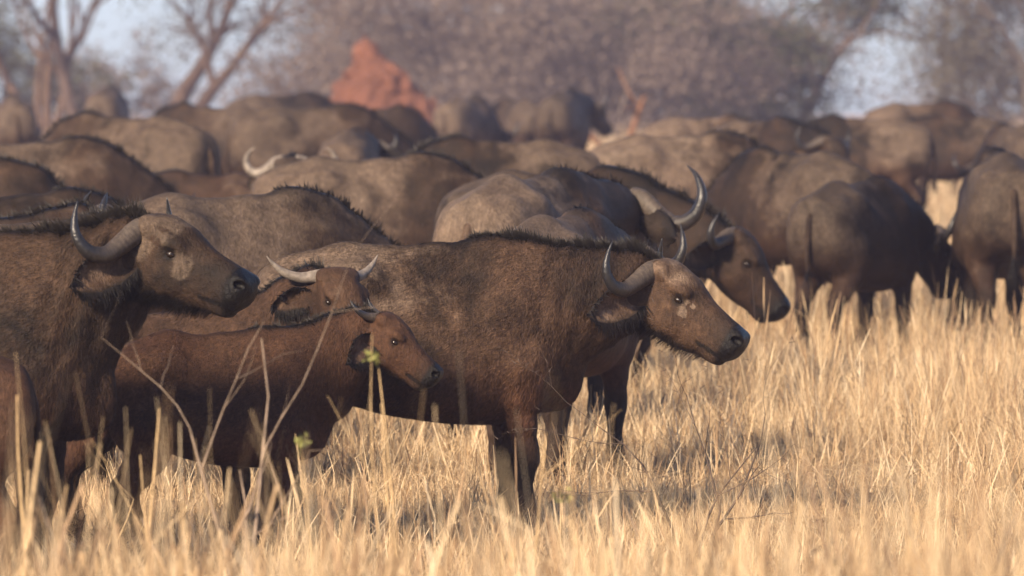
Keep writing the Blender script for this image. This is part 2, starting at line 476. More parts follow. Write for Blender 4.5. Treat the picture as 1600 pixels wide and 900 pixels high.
# ------------------------------------------------------------------ buffalo
CP, SP = math.cos(R(35)), math.sin(R(35))
def buffalo_parts(name, poll=(1.05, 0, 1.25), yaw=0.0, pitch=38.0, vox=0.02, legs=((0, 0), (0, 0), (0, 0), (0, 0)),
                  horn=1.0, horn_shape=None, fur=0, young=0.0, ear_back=1.0, mane=700, eye_patch=0.0, seed=1, tail_swing=0.0, folds=0.0,
                  head_scale=1.10, horn_r=0.044, ear_dir=None, face_dust=0.0, ear=1.0):
    """all meshes of one animal in its own space: x forward, y to its left, z up, hooves on z = 0"""
    rg = np.random.default_rng(seed)
    P = np.array(poll, float)
    ps, th = R(yaw), R(pitch)
    hs = head_scale
    eu = np.array((math.cos(th) * math.cos(ps), math.cos(th) * math.sin(ps), -math.sin(th)))
    ev = np.array((-math.sin(ps), math.cos(ps), 0.0))
    ew = np.cross(eu, ev)
    E = np.stack([eu, ev, ew])
    H = lambda u, v, w: P + hs * (eu * u * .93 + ev * v + ew * w)
    HL = lambda f, v, g: H(f * CP - g * SP, v, f * SP + g * CP)      # head kept level at its usual pitch
    nose = H(.54, 0, -.03)
    lo = np.minimum((-1.06, -.46, -.03), np.minimum(nose, P) - .22); lo[2] = max(lo[2], -.03)
    hi = np.maximum((.75, .46, 1.52), np.maximum(nose, P) + .22)
    f = Field(lo, hi, vox)
    sl = 1 - 0.16 * young            # a calf's body is shorter, shallower and narrower
    by = 0.05 * young
    wd = 1 - 0.10 * young
    f.loft((0, 0, 0), np.eye(3), [(x * sl, t, b_ + by, w * wd) for x, t, b_, w in [
        (-.985, 1.08, .98, .03), (-.955, 1.225, .84, .13), (-.88, 1.305, .74, .20), (-.74, 1.365, .70, .255),
        (-.55, 1.400, .655, .285), (-.30, 1.375, .585, .312), (0.0, 1.37, .545, .318), (.17, 1.405, .54, .285),
        (.30, 1.415, .555, .245), (.44, 1.36, .60, .21), (.54, 1.26, .68, .165), (.60, 1.12, .78, .10), (.625, 1.0, .88, .03)]],
        k=0.02, pear=0.26, power=2.15)
    # withers ridge and spine
    f.chain([(.42 * sl, 0, 1.325, .06), (.20 * sl, 0, 1.360, .055), (-.05, 0, 1.325, .05), (-.5 * sl, 0, 1.335, .05), (-.85 * sl, 0, 1.25, .04)], k=.14)
    for s in (-1, 1):
        # shoulder blade and upper arm, hip bone, thigh
        f.ellip((.28 * sl, s * .175 * wd, 1.00), (.18, .080, .27), [(math.cos(.25), 0, -math.sin(.25)), (0, 1, 0), (math.sin(.25), 0, math.cos(.25))], k=.085)
        f.ellip((.35 * sl, s * .17 * wd, .80), (.17, .10, .17), k=.05)
        f.ellip((-.52 * sl, s * .20 * wd, 1.245), (.12, .052, .085), k=.14)
        f.ellip((-.72 * sl, s * .165 * wd, .99), (.235, .125, .33), [(math.cos(.2), 0, math.sin(.2)), (0, 1, 0), (-math.sin(.2), 0, math.cos(.2))], k=.07)
        f.ellip((-.90 * sl, s * .09, 1.12), (.08, .075, .16), k=.08)
        il = 0 if s < 0 else 1
        dx, dy = legs[il]
        X = lambda x, z: (x * sl + dx * (1 - min(z, .8) / .8))
        yy = s * .160 * wd
        f.chain([(X(.34, .82), yy, .82, .120), (X(.335, .68), yy, .68, .094), (X(.335, .55), yy, .55, .070), (X(.345, .43), yy, .43, .060),
                 (X(.348, .37), yy, .37, .058), (X(.335, .29), yy, .29, .043), (X(.33, .18), yy, .18, .040), (X(.335, .12), yy, .12, .048),
                 (X(.36, .075), yy, .075, .046), (X(.375, .02), yy, .02, .062)], k=.03, k0=.07)
        f.ellip((X(.40, .02), yy, .03), (.055, .055, .045), k=.02)
        dx, dy = legs[il + 2]
        X = lambda x, z: (x * sl + dx * (1 - min(z, .8) / .8))
        yy = s * .165 * wd
        f.chain([(X(-.62, .84), s * .18 * wd, .84, .165), (X(-.64, .68), s * .18 * wd, .68, .118), (X(-.74, .55), s * .175 * wd, .55, .078), (X(-.825, .46), yy, .46, .060),
                 (X(-.83, .40), yy, .40, .054), (X(-.80, .28), yy, .28, .042), (X(-.785, .18), yy, .18, .041), (X(-.775, .12), yy, .12, .048),
                 (X(-.75, .07), yy, .07, .046), (X(-.735, .02), yy, .02, .060)], k=.03, k0=.08)
        f.ellip((X(-.71, .02), yy, .03), (.055, .055, .045), k=.02)
    # neck
    base = np.array((.20 * sl, 0, 1.05))
    endp = H(-.02, 0, -.070)
    c1 = base + np.array((.30, 0, .0))
    c2 = endp - (eu * .5 + ew * -.35) * .16 + np.array((-.10, 0, 0.0))
    nb = []
    for t in np.linspace(0, 1, 7):
        nb.append((1 - t)**3 * base + 3 * (1 - t)**2 * t * c1 + 3 * (1 - t) * t * t * c2 + t**3 * endp)
    nb = np.array(nb)
    na = np.interp(np.linspace(0, 1, 7), [0, .3, .6, 1], [.20 * wd, .185 * wd, .150 * wd * (.5 + hs / 2), .108 * hs])
    nbh = np.interp(np.linspace(0, 1, 7), [0, .3, .6, 1], [.345, .315, .215 * (.5 + hs / 2), .135 * hs])
    for i in range(6):
        f.ellcone(nb[i], nb[i + 1], (na[i], nbh[i]), (na[i + 1], nbh[i + 1]), k=.07)
    f.ellip((.54 * sl, 0, .75 + by), (.13, .085, .15), k=.10)      # brisket
    # head
    hk = 0.035 * hs
    st = np.array([(-.075, .02, -.06, .03), (-.055, .065, -.11, .075), (0, .108, -.150, .110), (.08, .126, -.195, .124), (.15, .120, -.206, .122),
                   (.22, .094, -.202, .106), (.29, .070, -.189, .092), (.37, .056, -.166, .083), (.43, .049, -.148, .083), (.475, .043, -.132, .087),
                   (.508, .030, -.112, .079), (.527, .008, -.086, .060), (.537, -.02, -.05, .02)])
    f.loft(P, E, st * hs * np.array((.93, 1, 1, 1)), k=.05, pear=-.06, power=2.25)
    for s in (-1, 1):
        f.ellip(H(.140, s * .104, .052), np.array((.060, .032, .028)) * hs, E, k=hk * .8)            # brow
        f.ellip(H(.12, s * .085, -.095), np.array((.10, .040, .075)) * hs, E, k=hk)             # cheek
        f.ellip(H(.160, s * .126, .012), np.array((.026, .016, .017)) * hs, E, k=.012, cut=True)   # socket
        f.ellip(H(.492, s * .052, .000), np.array((.036, .033, .030)) * hs, E, k=hk * .6)       # nostril wing
        f.ellip(H(.507, s * .072, -.004), np.array((.028, .024, .017)) * hs, E, k=.008, cut=True)  # nostril
        f.ellip(H(.40, s * .090, -.112), np.array((.085, .014, .006)) * hs, E, k=.012, cut=True)   # mouth line
        f.ellip(H(.0, s * .085, .070), np.array((.055, .050, .045)) * hs, E, k=.03)             # horn root
    f.ellip(H(.42, 0, -.145), np.array((.06, .052, .025)) * hs, E, k=.03)                        # chin
    f.ellip(H(.02, 0, .085), np.array((.075, .085, .04)) * hs, E, k=.04)                         # crown
    # skin relief
    if folds > 0:
        s, X, Y, Z = f.sub((.15, -.5, .6), (1.2, .5, 1.6))
        G = np.stack(np.broadcast_arrays(X, Y, Z), -1)
        wv = np.sin((X - .35 * (Z - 1.1)) * 58 + 5 * vnoise(G, 5))
        mk = smooth01(.32, .48, X) * (1 - smooth01(.80, .92, X)) * smooth01(.70, .95, Z)
        f.F[s] += folds * .010 * wv * mk
    if vox < .015:
        s = (slice(None),) * 3
        for x0 in range(0, f.n[0], 40):
            sl_ = slice(x0, min(x0 + 40, f.n[0]))
            near = np.abs(f.F[sl_]) < .05
            ii = np.argwhere(near)
            if len(ii):
                pp = np.stack([f.ax[0][ii[:, 0] + x0], f.ax[1][ii[:, 1]], f.ax[2][ii[:, 2]]], 1)
                dn = (vnoise(pp, 6, seed) - .5) * .016 + (vnoise(pp, 17, seed * 3) - .5) * .006
                hd = np.linalg.norm(pp - H(.25, 0, 0), axis=1) < .38
                dn[hd] *= .35
                f.F[sl_][near] += dn
    # hooves stand on the ground
    zz = f.ax[2][None, None, :]
    f.F = np.maximum(f.F, -zz + .0)
    V, Q = f.mesh(1)
    Nn = vnormals(V, Q)
    # ---- masks: r = black skin, g = where dust settles, b = reddish, a = brightness
    hv = (V - P) @ E.T / hs / np.array((.93, 1, 1))
    ishead = (hv[:, 0] > -.04) & (np.abs(hv[:, 1]) < .17) & (hv[:, 2] > -.24) & (hv[:, 2] < .16) & (hv[:, 0] < .58)
    r = np.zeros(len(V)); g = np.zeros(len(V)); bl = np.zeros(len(V))
    r += (smooth01(.30, .45, hv[:, 0] + .08 * (vnoise(V, 14) - .5)) * .60 + smooth01(.43, .46, hv[:, 0] + .05 * hv[:, 2]) * .40) * ishead
    r = np.maximum(r, ishead * (1 - smooth01(.018, .042, np.linalg.norm((hv - np.array((.158, 0, .012)))[:, [0, 2]], axis=1))) * (np.abs(hv[:, 1]) > .06) * .85)
    mo = np.abs(hv[:, 2] + .112) < .010
    r = np.maximum(r, ishead * mo * (hv[:, 0] > .33) * .95)
    r = np.maximum(r, ishead * smooth01(-.150, -.190, hv[:, 2]) * .75)
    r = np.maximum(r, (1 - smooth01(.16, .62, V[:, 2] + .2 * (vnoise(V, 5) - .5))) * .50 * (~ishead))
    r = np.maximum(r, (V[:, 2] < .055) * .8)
    # dorsal line
    dl = [nb[i] + np.array((0, 0, 1.0)) * nbh[i] for i in range(6, -1, -1)]
    dl = [H(-.05, 0, .07)] + dl + [(.12 * sl, 0, 1.415), (-.05, 0, 1.385), (-.3 * sl, 0, 1.38), (-.6 * sl, 0, 1.40), (-.85 * sl, 0, 1.31)]
    D = spline(dl, 60)
    for i in range(60):           # lay the line on the actual skin
        m_ = (np.linalg.norm((V - D[i])[:, :2], axis=1) < max(.022, vox * 1.3)) & (np.abs(V[:, 2] - D[i][2]) < .16) & (Nn[:, 2] > .1)
        if m_.any(): D[i][2] = V[m_, 2].max()
    D[1:-1, 2] = (D[:-2, 2] + D[1:-1, 2] * 2 + D[2:, 2]) / 4
    dist = np.full(len(V), 9.0); darc = np.zeros(len(V))
    for i in range(60):
        dd = np.linalg.norm((V - D[i]) * np.array((.7, 1, .55)), axis=1)
        m_ = dd < dist; dist[m_] = dd[m_]; darc[m_] = i / 59
    mw = (1 - smooth01(.035, .10, dist)) * (1 - ishead * .6) * np.interp(darc, [0, .07, .62, .78, 1], [.5, 1, 1, .35, .2])
    r = np.maximum(r, mw * .9)
    pits = np.zeros(len(V))
    g += smooth01(.05, .9, Nn[:, 2]) * .55 * (~ishead) * smooth01(.9, 1.2, V[:, 2])
    g += (1 - smooth01(-.62 * sl, -.15 * sl, V[:, 0] + .25 * (vnoise(V, 3.5, 8.) - .5))) * smooth01(.75, 1.1, V[:, 2]) * .85
    g -= smooth01(-.05, .25, V[:, 0]) * .45 * (~ishead)
    r += smooth01(.0, .35, V[:, 0] + .3 * (vnoise(V, 3.0, 6.) - .5)) * (.30 if vox > .015 else .10) * (~ishead)
    g += ishead * smooth01(.02, .09, hv[:, 2]) * (1 - smooth01(.16, .26, hv[:, 0])) * .45
    if eye_patch:
        pz = np.exp(-(((hv[:, 0] - .215) / .035) ** 2 + ((hv[:, 2] - .005) / .035) ** 2)) * (vnoise(V, 40) > .42)
        pz += .8 * np.exp(-(((hv[:, 0] - .225) / .03) ** 2 + ((hv[:, 2] + .05) / .022) ** 2)) * (vnoise(V, 40) > .45)
        g += ishead * pz * 2.2 * eye_patch
    if face_dust:
        fz = smooth01(.0, .05, hv[:, 2]) * (1 - smooth01(.09, .17, hv[:, 0])) + np.exp(-(((hv[:, 0] - .225) / .045) ** 2 + ((hv[:, 2] + .02) / .05) ** 2)) + .6 * np.exp(-(((hv[:, 0] - .02) / .05) ** 2 + ((hv[:, 2] + .02) / .05) ** 2))
        g += ishead * fz * face_dust * smooth01(.25, .6, vnoise(V, 22, 2.) * .6 + vnoise(V, 60, 5.) * .4)
    bl += (1 - smooth01(.62, .95, V[:, 2])) * smooth01(.35, .55, V[:, 2]) * .8 + young * .45
    bl = np.clip(bl + .35 * (vnoise(V, 2.5, 4.0) - .5), 0, 1)
    a = np.full(len(V), .5)
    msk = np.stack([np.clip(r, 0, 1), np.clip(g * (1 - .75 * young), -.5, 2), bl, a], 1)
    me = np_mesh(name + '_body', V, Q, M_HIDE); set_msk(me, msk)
    parts = [('body', me, 1)]
    # ---- coat of short hair
    if fur:
        v0 = V[Q[:, 0]]
        ar = np.linalg.norm(np.cross(V[Q[:, 2]] - v0, V[Q[:, 3]] - V[Q[:, 1]]), axis=1)
        fi = rg.choice(len(Q), fur, p=ar / ar.sum())
        w4 = rg.dirichlet((1, 1, 1, 1), fur).astype(np.float32)
        pos = (V[Q[fi]] * w4[:, :, None]).sum(1)
        nr = (Nn[Q[fi]] * w4[:, :, None]).sum(1); nr /= np.linalg.norm(nr, axis=1, keepdims=True)
        mk = (msk[Q[fi]] * w4[:, :, None]).sum(1)
        hd = ishead[Q[fi, 0]]
        zf = pos[:, 2:3]
        flow = np.tile(np.array((-1.0, 0, -.55)), (fur, 1))
        flow[:, 2] -= (1 - smooth01(.5, .9, pos[:, 2])) * 2.5
        neckm = smooth01(.40, .55, pos[:, 0]) * (~hd)
        flow[:, 0] += neckm * .5; flow[:, 2] -= neckm * .6
        flow[hd] = -eu * 1.0 - np.array((0, 0, .25))
        flow += .45 * (np.stack([vnoise(pos, 7, k * 9.1) for k in range(3)], 1) - .5) * 2 + rg.normal(0, .22, (fur, 3))
        flow -= nr * (flow * nr).sum(1, keepdims=True)
        flow /= np.linalg.norm(flow, axis=1, keepdims=True) + 1e-6
        ln = rg.uniform(.016, .036, fur) * np.where(hd, .42, 1.0)
        beard = hd & (hv[Q[fi, 0], 2] < -.150) & (hv[Q[fi, 0], 0] > .02) & (hv[Q[fi, 0], 0] < .42)
        ln[beard] *= rg.uniform(1.5, 4.0, beard.sum())
        lift = np.where(beard, .9, rg.uniform(.10, .32, fur))
        side = np.cross(nr, flow); wdt = rg.uniform(.0016, .0030, fur) * np.where(hd, .7, 1)
        keep = ~(hd & (hv[Q[fi, 0], 0] > .40))
        tipp = pos + (flow + nr * lift[:, None]) * ln[:, None]
        tipp[beard] += np.array((0, 0, -.02))
        tri = np.stack([pos + side * wdt[:, None], pos - side * wdt[:, None], tipp], 1)[keep]
        n = len(tri)
        mk = mk[keep]; mk[:, 3] = rg.uniform(.34, .74, n)
        mk[beard[keep], 0] = .9
        fm = np_mesh(name + '_coat', tri.reshape(-1, 3), np.arange(n * 3).reshape(-1, 3), M_HIDE)
        set_msk(fm, np.repeat(mk, 3, axis=0))
        nn = nr[keep] + rg.normal(0, .16, (n, 3)); nn /= np.linalg.norm(nn, axis=1, keepdims=True)
        fm.normals_split_custom_set_from_vertices(np.repeat(nn, 3, axis=0).tolist())
        parts.append(('coat_hair', fm, 1))
    # ---- mane: a ridge of longer dark hair from the crown to behind the withers
    T, W = [], []
    for i in range(mane):
        q = rg.random() ** .9
        a_ = q * .66
        fi_ = a_ * 59; i0 = int(fi_); fr = fi_ - i0
        p = D[i0] * (1 - fr) + D[min(i0 + 1, 59)] * fr
        tg = D[min(i0 + 1, 59)] - D[i0]; tg /= np.linalg.norm(tg) + 1e-9
        sd = rg.normal(0, .5)
        c = p + np.array((0, sd * .040, -.025 - abs(sd) * .012))
        L_ = (rg.uniform(.055, .095) if vox < .015 else rg.uniform(.05, .085)) * np.interp(q, [0, .25, .8, 1], [.7, 1, .85, .5]) * (1 - .25 * young) * (.45 + 1.0 * vnoise(np.array((q * 40, sd, seed)), 1.0)) * rg.uniform(.6, 1.15)
        up = np.array((0, 0, 1.0)) - tg * tg[2]; up /= np.linalg.norm(up)
        d = up * .75 + tg * rg.uniform(.1, .7) + np.array((0, sd * 1.0, 0)) + rg.normal(0, .12, 3); d /= np.linalg.norm(d)
        s_ = np.cross(d, (0.2, 1, .1)); s_ /= np.linalg.norm(s_); wv_ = rg.uniform(.0025, .0055) * (1.6 if vox > .015 else 1)
        T.append((c - s_ * wv_, c + s_ * wv_, c + d * L_))
    T = np.array(T)
    parts.append(('mane', np_mesh(name + '_mane', T.reshape(-1, 3), np.arange(len(T) * 3).reshape(-1, 3), M_MANE), 1))
    # ---- eyes
    for s in (-1, 1):
        c = H(.158, 0, .010)
        hvv = (V - P) @ E.T / hs / np.array((.93, 1, 1))
        near = (np.linalg.norm((hvv - np.array((.158, 0, .010)))[:, [0, 2]], axis=1) < .018) & (hvv[:, 1] * s > .04)
        vv = np.abs(hvv[near, 1]).mean() if near.any() else .11
        ec = H(.158, s * (vv - .002), .010)
        th_ = np.linspace(0, math.pi, 9); ph = np.linspace(0, 2 * math.pi, 14, endpoint=False)
        S = np.array([(math.sin(t) * math.cos(q), math.sin(t) * math.sin(q), math.cos(t)) for t in th_ for q in ph])
        ee = np.array([[i * 14 + j, i * 14 + (j + 1) % 14, (i + 1) * 14 + (j + 1) % 14, (i + 1) * 14 + j] for i in range(8) for j in range(14)])
        S = ec + (S * np.array((.0205, .0175, .0150))) @ E * hs
        parts.append(('eye', np_mesh(name + '_eye', S, ee, M_EYE), 1))
    # ---- horns
    hsx = horn_shape or [(.02, .055, .060), (-.015, .115, .050), (-.050, .190, .012), (-.085, .270, -.020), (-.120, .340, .005), (-.140, .375, .075), (-.135, .372, .150), (-.115, .350, .225)]
    for s in (-1, 1):
        pts = [(a_ if i < 2 else hsx[1][0] + (a_ - hsx[1][0]) * horn, hsx[min(i, 1)][1] + (b_ - hsx[min(i, 1)][1]) * horn, hsx[min(i, 1)][2] + (c_ - hsx[min(i, 1)][2]) * horn) for i, (a_, b_, c_) in enumerate(hsx)]
        sp = spline([HL(a_, s * b_, c_) for a_, b_, c_ in pts], 40)
        t = np.linspace(0, 1, 40)
        rad = np.interp(t, [0, .12, .3, .6, .85, 1], [1.05, 1.0, .86, .62, .30, .05]) * horn_r * hs * (.6 + .4 * min(horn, 1.2))
        rad *= 1 + .012 * np.sin(t * 75) * (1 - smooth01(.25, .6, t))
        hV, hQ = tube(sp, rad, 14, ell=np.interp(t, [0, .3, 1], [1.25, 1.1, 1.0]))
        hm = np_mesh(name + '_horn', hV, hQ, M_HORN)
        tt = np.concatenate([np.repeat(t, 14), [0, 1]])
        set_msk(hm, np.stack([tt, tt, tt, tt * 0 + 1], 1))
        parts.append(('horn', hm, 1))
    # ---- ears
    for s in (-1, 1):
        ed = np.array(ear_dir or (-.55, .80, -.12)); ed /= np.linalg.norm(ed)
        op = np.array((.35, .90, -.12)); op -= ed * (op @ ed); op /= np.linalg.norm(op)
        cr = np.cross(ed, op)
        nl, nw = 12, 9
        t = np.linspace(0, 1, nl); q = np.linspace(-1, 1, nw)
        wid = np.interp(t, [0, .12, .35, .65, .88, 1], [.032, .060, .088, .080, .046, .008])
        ev_ = []
        for layer in (0, 1):
            for i in range(nl):
                for j in range(nw):
                    cup = -.045 * (1 - q[j] ** 2) * (1 - .6 * t[i]) + .012 * math.sin(3 * t[i])
                    drop = -.035 * t[i] ** 2
                    w_ = wid[i] * (1 + .04 * math.sin(7 * t[i] + 2 * q[j]))
                    c = np.array((-.02, .118, -.045)) + ed * (.33 * ear * t[i]) + cr * (q[j] * w_ * ear) + op * (cup + (0 if layer == 0 else -.012)) + np.array((0, 0, drop))
                    ev_.append(HL(c[0], s * c[1], c[2]))
        eq = []
        K = nl * nw
        for i in range(nl - 1):
            for j in range(nw - 1):
                a_ = i * nw + j
                eq.append((a_, a_ + 1, a_ + nw + 1, a_ + nw)); eq.append((K + a_, K + a_ + nw, K + a_ + nw + 1, K + a_ + 1))
            for j in (0, nw - 1):
                a_ = i * nw + j; eq.append((a_, a_ + nw, K + a_ + nw, K + a_))
        mk = []
        for layer in (0, 1):
            for i in range(nl):
                for j in range(nw):
                    rim = max(smooth01(.60, .95, abs(q[j])), smooth01(.80, .97, t[i])) * .92
                    mk.append((max(rim, .8 * layer), .55 * (1 - layer), .25 * (1 - layer), .5 + .22 * (1 - layer)))
        em = np_mesh(name + '_ear', np.array(ev_), np.array(eq), M_HIDE); set_msk(em, mk)
        parts.append(('ear', em, 1))
        # fringe of long dark hair on the rim
        ev0 = ev_; ev_ = []; eq = []; mk = []
        nf = 420 if vox < .015 else 60
        for _ in range(nf):
            i = rg.integers(1, nl); j = nw - 1 if rg.random() < .6 else 0
            p = ev0[i * nw + j]; p2 = ev0[(i - 1) * nw + j]
            bs = p + (p2 - p) * rg.random()
            out = ev0[i * nw + j] - ev0[i * nw + nw // 2]; out = out / (np.linalg.norm(out) + 1e-9)
            tp = bs + (out * .6 + np.array((0, 0, -.6)) + rg.normal(0, .25, 3)) * rg.uniform(.02, .075)
            w2 = (p2 - p); w2 = w2 / (np.linalg.norm(w2) + 1e-9) * .0042
            k_ = len(ev_)
            ev_ += [bs - w2, bs + w2, tp, tp]
            eq.append((k_, k_ + 1, k_ + 2, k_ + 3)); mk += [(.95, 0, 0, .5)] * 4
        em = np_mesh(name + '_ear_fringe', np.array(ev_), np.array(eq), M_HIDE); set_msk(em, mk)
        parts.append(('ear_fringe', em, 'ear'))
    # ---- tail with a dark switch
    ta = tail_swing
    tp = spline([(-.84 * sl, 0, 1.235), (-.965 * sl, ta * .05, 1.165), (-1.005 * sl, ta * .12, 1.02), (-1.02 * sl, ta * .24, .82), (-1.0 * sl, ta * .34, .66)], 18)
    tV, tQ = tube(tp, np.interp(np.linspace(0, 1, 18), [0, .15, 1], [.045, .030, .014]), 8)
    tm = [(0, .2, .2, .5)] * len(tV)
    tme = np_mesh(name + '_tail', np.array(tV), np.array(tQ), M_HIDE); set_msk(tme, tm)
    parts.append(('tail', tme, 1))
    tV = []; tQ = []; tm = []
    for _ in range(160 if vox < .015 else 70):
        b0 = tp[-1] + (tp[-4] - tp[-1]) * rg.random() + rg.normal(0, .006, 3)
        dn = np.array((rg.normal(0, .05), rg.normal(0, .05) + ta * .05, -rg.uniform(.10, .24)))
        k_ = len(tV); w2 = np.array((.003, .003, 0))
        tV += [b0 - w2, b0 + w2, b0 + dn, b0 + dn]; tQ.append((k_, k_ + 1, k_ + 2, k_ + 3)); tm += [(.95, 0, 0, .5)] * 4
    tme = np_mesh(name + '_tail_switch', np.array(tV), np.array(tQ), M_HIDE); set_msk(tme, tm)
    parts.append(('tail_switch', tme, 'tail'))
    return parts

HERD = 'buffalo of the herd'
def place_buffalo(parts, loc, heading, scale, label, look=(0.4, 1.0, 0.5), pale_horn=False, name='buffalo'):
    root = link(name, None)
    root.location = loc
    root.rotation_euler = (0, 0, R(heading))
    root.scale = (scale,) * 3
    root.empty_display_size = 0.3
    tag(root, label, 'buffalo', HERD)
    last = {}
    for nm, me, sub in parts:
        if nm == 'horn' and pale_horn:
            me2 = PALE.get(me.name)
            if me2 is None:
                me2 = me.copy(); me2.materials[0] = M_HORN_PALE; PALE[me.name] = me2
            me = me2
        c = link(nm, me, root)
        c.color = (*look, 1)
        if sub != 1 and last.get(sub): c.parent = last[sub]
        last[nm] = c
        if nm in ('coat_hair', 'mane', 'ear_fringe', 'tail_switch'): c['kind'] = 'stuff'
    return root
PALE = {}

# ------------------------------------------------------------------ ground and air
def ground_material():
    m, nt, b, o = new_mat('dry_soil_and_litter')
    g = N(nt, 'ShaderNodeNewGeometry')
    n1 = noise(nt, g.outputs['Position'], 0.6, 5, 0.6)
    n2 = noise(nt, g.outputs['Position'], 22, 5, 0.7)
    n3 = noise(nt, mapping(nt, g.outputs['Position'], (1, 1, 1)), 140, 3, 0.7)
    c = mixc(nt, ramp(nt, n1, [(0.35, 0.0), (0.65, 1.0)]), (0.23, 0.155, 0.10), (0.36, 0.26, 0.16))
    c = mixc(nt, ramp(nt, n2, [(0.4, 0.0), (0.62, 0.75)]), c, (0.42, 0.31, 0.185))
    c = mixc(nt, ramp(nt, n3, [(0.50, 0.0), (0.66, 0.6)]), c, (0.10, 0.075, 0.055))
    nt.links.new(c, b.inputs['Base Color'])
    b.inputs['Roughness'].default_value = 0.9
    b.inputs['Specular IOR Level'].default_value = 0.1
    bump(nt, b, math_n(nt, 'ADD', n2, math_n(nt, 'MULTIPLY', n3, 0.4)), 0.8, 0.03)
    return m
gy = np.concatenate([np.arange(-40, 16, 4.0), np.arange(16, 130, 1.0), np.arange(130, 300, 10.0), np.array([320, 400, 520, 700, 900.0])])
gx = np.concatenate([-np.geomspace(420, 18, 12), np.arange(-16, 17, 1.0), np.geomspace(18, 420, 12)])
GX, GY = np.meshgrid(gx, gy)
gV = np.stack([GX, GY, terr(GX, GY)], -1).reshape(-1, 3)
nxg = len(gx)
ii = np.arange((len(gy) - 1) * nxg).reshape(len(gy) - 1, nxg)[:, :-1].ravel()
gQ = np.stack([ii, ii + 1, ii + nxg + 1, ii + nxg], 1)
tag(link('ground', np_mesh('ground', gV, gQ, ground_material())), kind='structure')

# ------------------------------------------------------------------ grass
def grass_material(name, c1, c2, c3, dark):
    m, nt, b, o = new_mat(name)
    oi = N(nt, 'ShaderNodeObjectInfo'); g = N(nt, 'ShaderNodeNewGeometry')
    at = N(nt, 'ShaderNodeAttribute', attribute_name='msk')
    sep = N(nt, 'ShaderNodeSeparateColor'); nt.links.new(at.outputs['Color'], sep.inputs[0])
    pn = noise(nt, g.outputs['Position'], 0.55, 4, 0.6)
    v = math_n(nt, 'ADD', math_n(nt, 'MULTIPLY', sep.outputs[0], 0.62), math_n(nt, 'MULTIPLY', oi.outputs['Random'], 0.2))
    v = math_n(nt, 'ADD', v, math_n(nt, 'MULTIPLY', pn, 0.25))
    c = ramp(nt, v, [(0.22, dark), (0.38, c1), (0.58, c2), (0.88, c3)])
    nt.links.new(c, b.inputs['Base Color'])
    b.inputs['Roughness'].default_value = 0.55
    b.inputs['Specular IOR Level'].default_value = 0.3
    tr = N(nt, 'ShaderNodeBsdfTranslucent'); nt.links.new(c, tr.inputs[0])
    mx = N(nt, 'ShaderNodeMixShader'); mx.inputs[0].default_value = 0.25
    nt.links.new(b.outputs[0], mx.inputs[1]); nt.links.new(tr.outputs[0], mx.inputs[2]); nt.links.new(mx.outputs[0], o.inputs[0])
    return m
M_GRASS = grass_material('dry_grass', (0.38, 0.245, 0.14), (0.62, 0.445, 0.25), (0.82, 0.67, 0.455), (0.16, 0.105, 0.068))

def blades(n, rg, rad, h0, h1, w0, w1, lean=0.35, flat=0.0, seg=4, head=0.0, bent=0.15, tap=.75):
    """n curved tapering ribbons; returns verts, quads, mask"""
    V, Q, K = [], [], []
    for i in range(n):
        a = rg.random() * 6.283; r = rad * math.sqrt(rg.random())
        p = np.array((r * math.cos(a), r * math.sin(a), -.02))
        h = rg.uniform(h0, h1); w = rg.uniform(w0, w1) * .5
        la = rg.random() * 6.283; ln = abs(rg.normal(0, lean))
        d = np.array((math.cos(la) * ln, math.sin(la) * ln, 1.0))
        if rg.random() < flat:
            d = np.array((math.cos(la), math.sin(la), rg.uniform(0.02, .45)))
        d /= np.linalg.norm(d)
        cv = rg.normal(0, .35, 3); cv[2] = -abs(cv[2]) * .6
        kink = rg.integers(1, seg) if rg.random() < bent else -1
        fa = rg.random() * 3.1416; sd = np.array((math.cos(fa), math.sin(fa), 0))
        b = len(V); sh = rg.random(); q = p.copy()
        for k in range(seg + 1):
            t = k / seg
            ww = w * (1 - tap * t)
            if head and t > .70: ww = w * head * (1.0 if t < .99 else .25)
            V += [q - sd * ww, q + sd * ww]; K += [(sh, t, 0, 1)] * 2
            if k < seg:
                Q.append((b + 2 * k, b + 2 * k + 1, b + 2 * k + 3, b + 2 * k + 2))
                d = d + cv * (.22 / seg * 2)
                if k == kink: d = d + np.array((rg.normal(0, .9), rg.normal(0, .9), -rg.random() * .8))
                d = d / np.linalg.norm(d)
                q = q + d * (h / seg)
                q[2] = max(q[2], .004)
    return np.array(V), np.array(Q), np.array(K)

def make_tufts(prefix, count, fn):
    c = bpy.data.collections.new(prefix)
    for i in range(count):
        rg = np.random.default_rng(100 + i + 1000 * len(prefix))
        parts = fn(rg, i)
        V, Q, K, o = [], [], [], 0
        for v, q, k in parts:
            V.append(v); Q.append(q + o); K.append(k); o += len(v)
        me = np_mesh(prefix, np.concatenate(V), np.concatenate(Q), M_GRASS, smooth=False)
        set_msk(me, np.concatenate(K))
        c.objects.link(bpy.data.objects.new('%s_%02d' % (prefix, i), me))
    return c

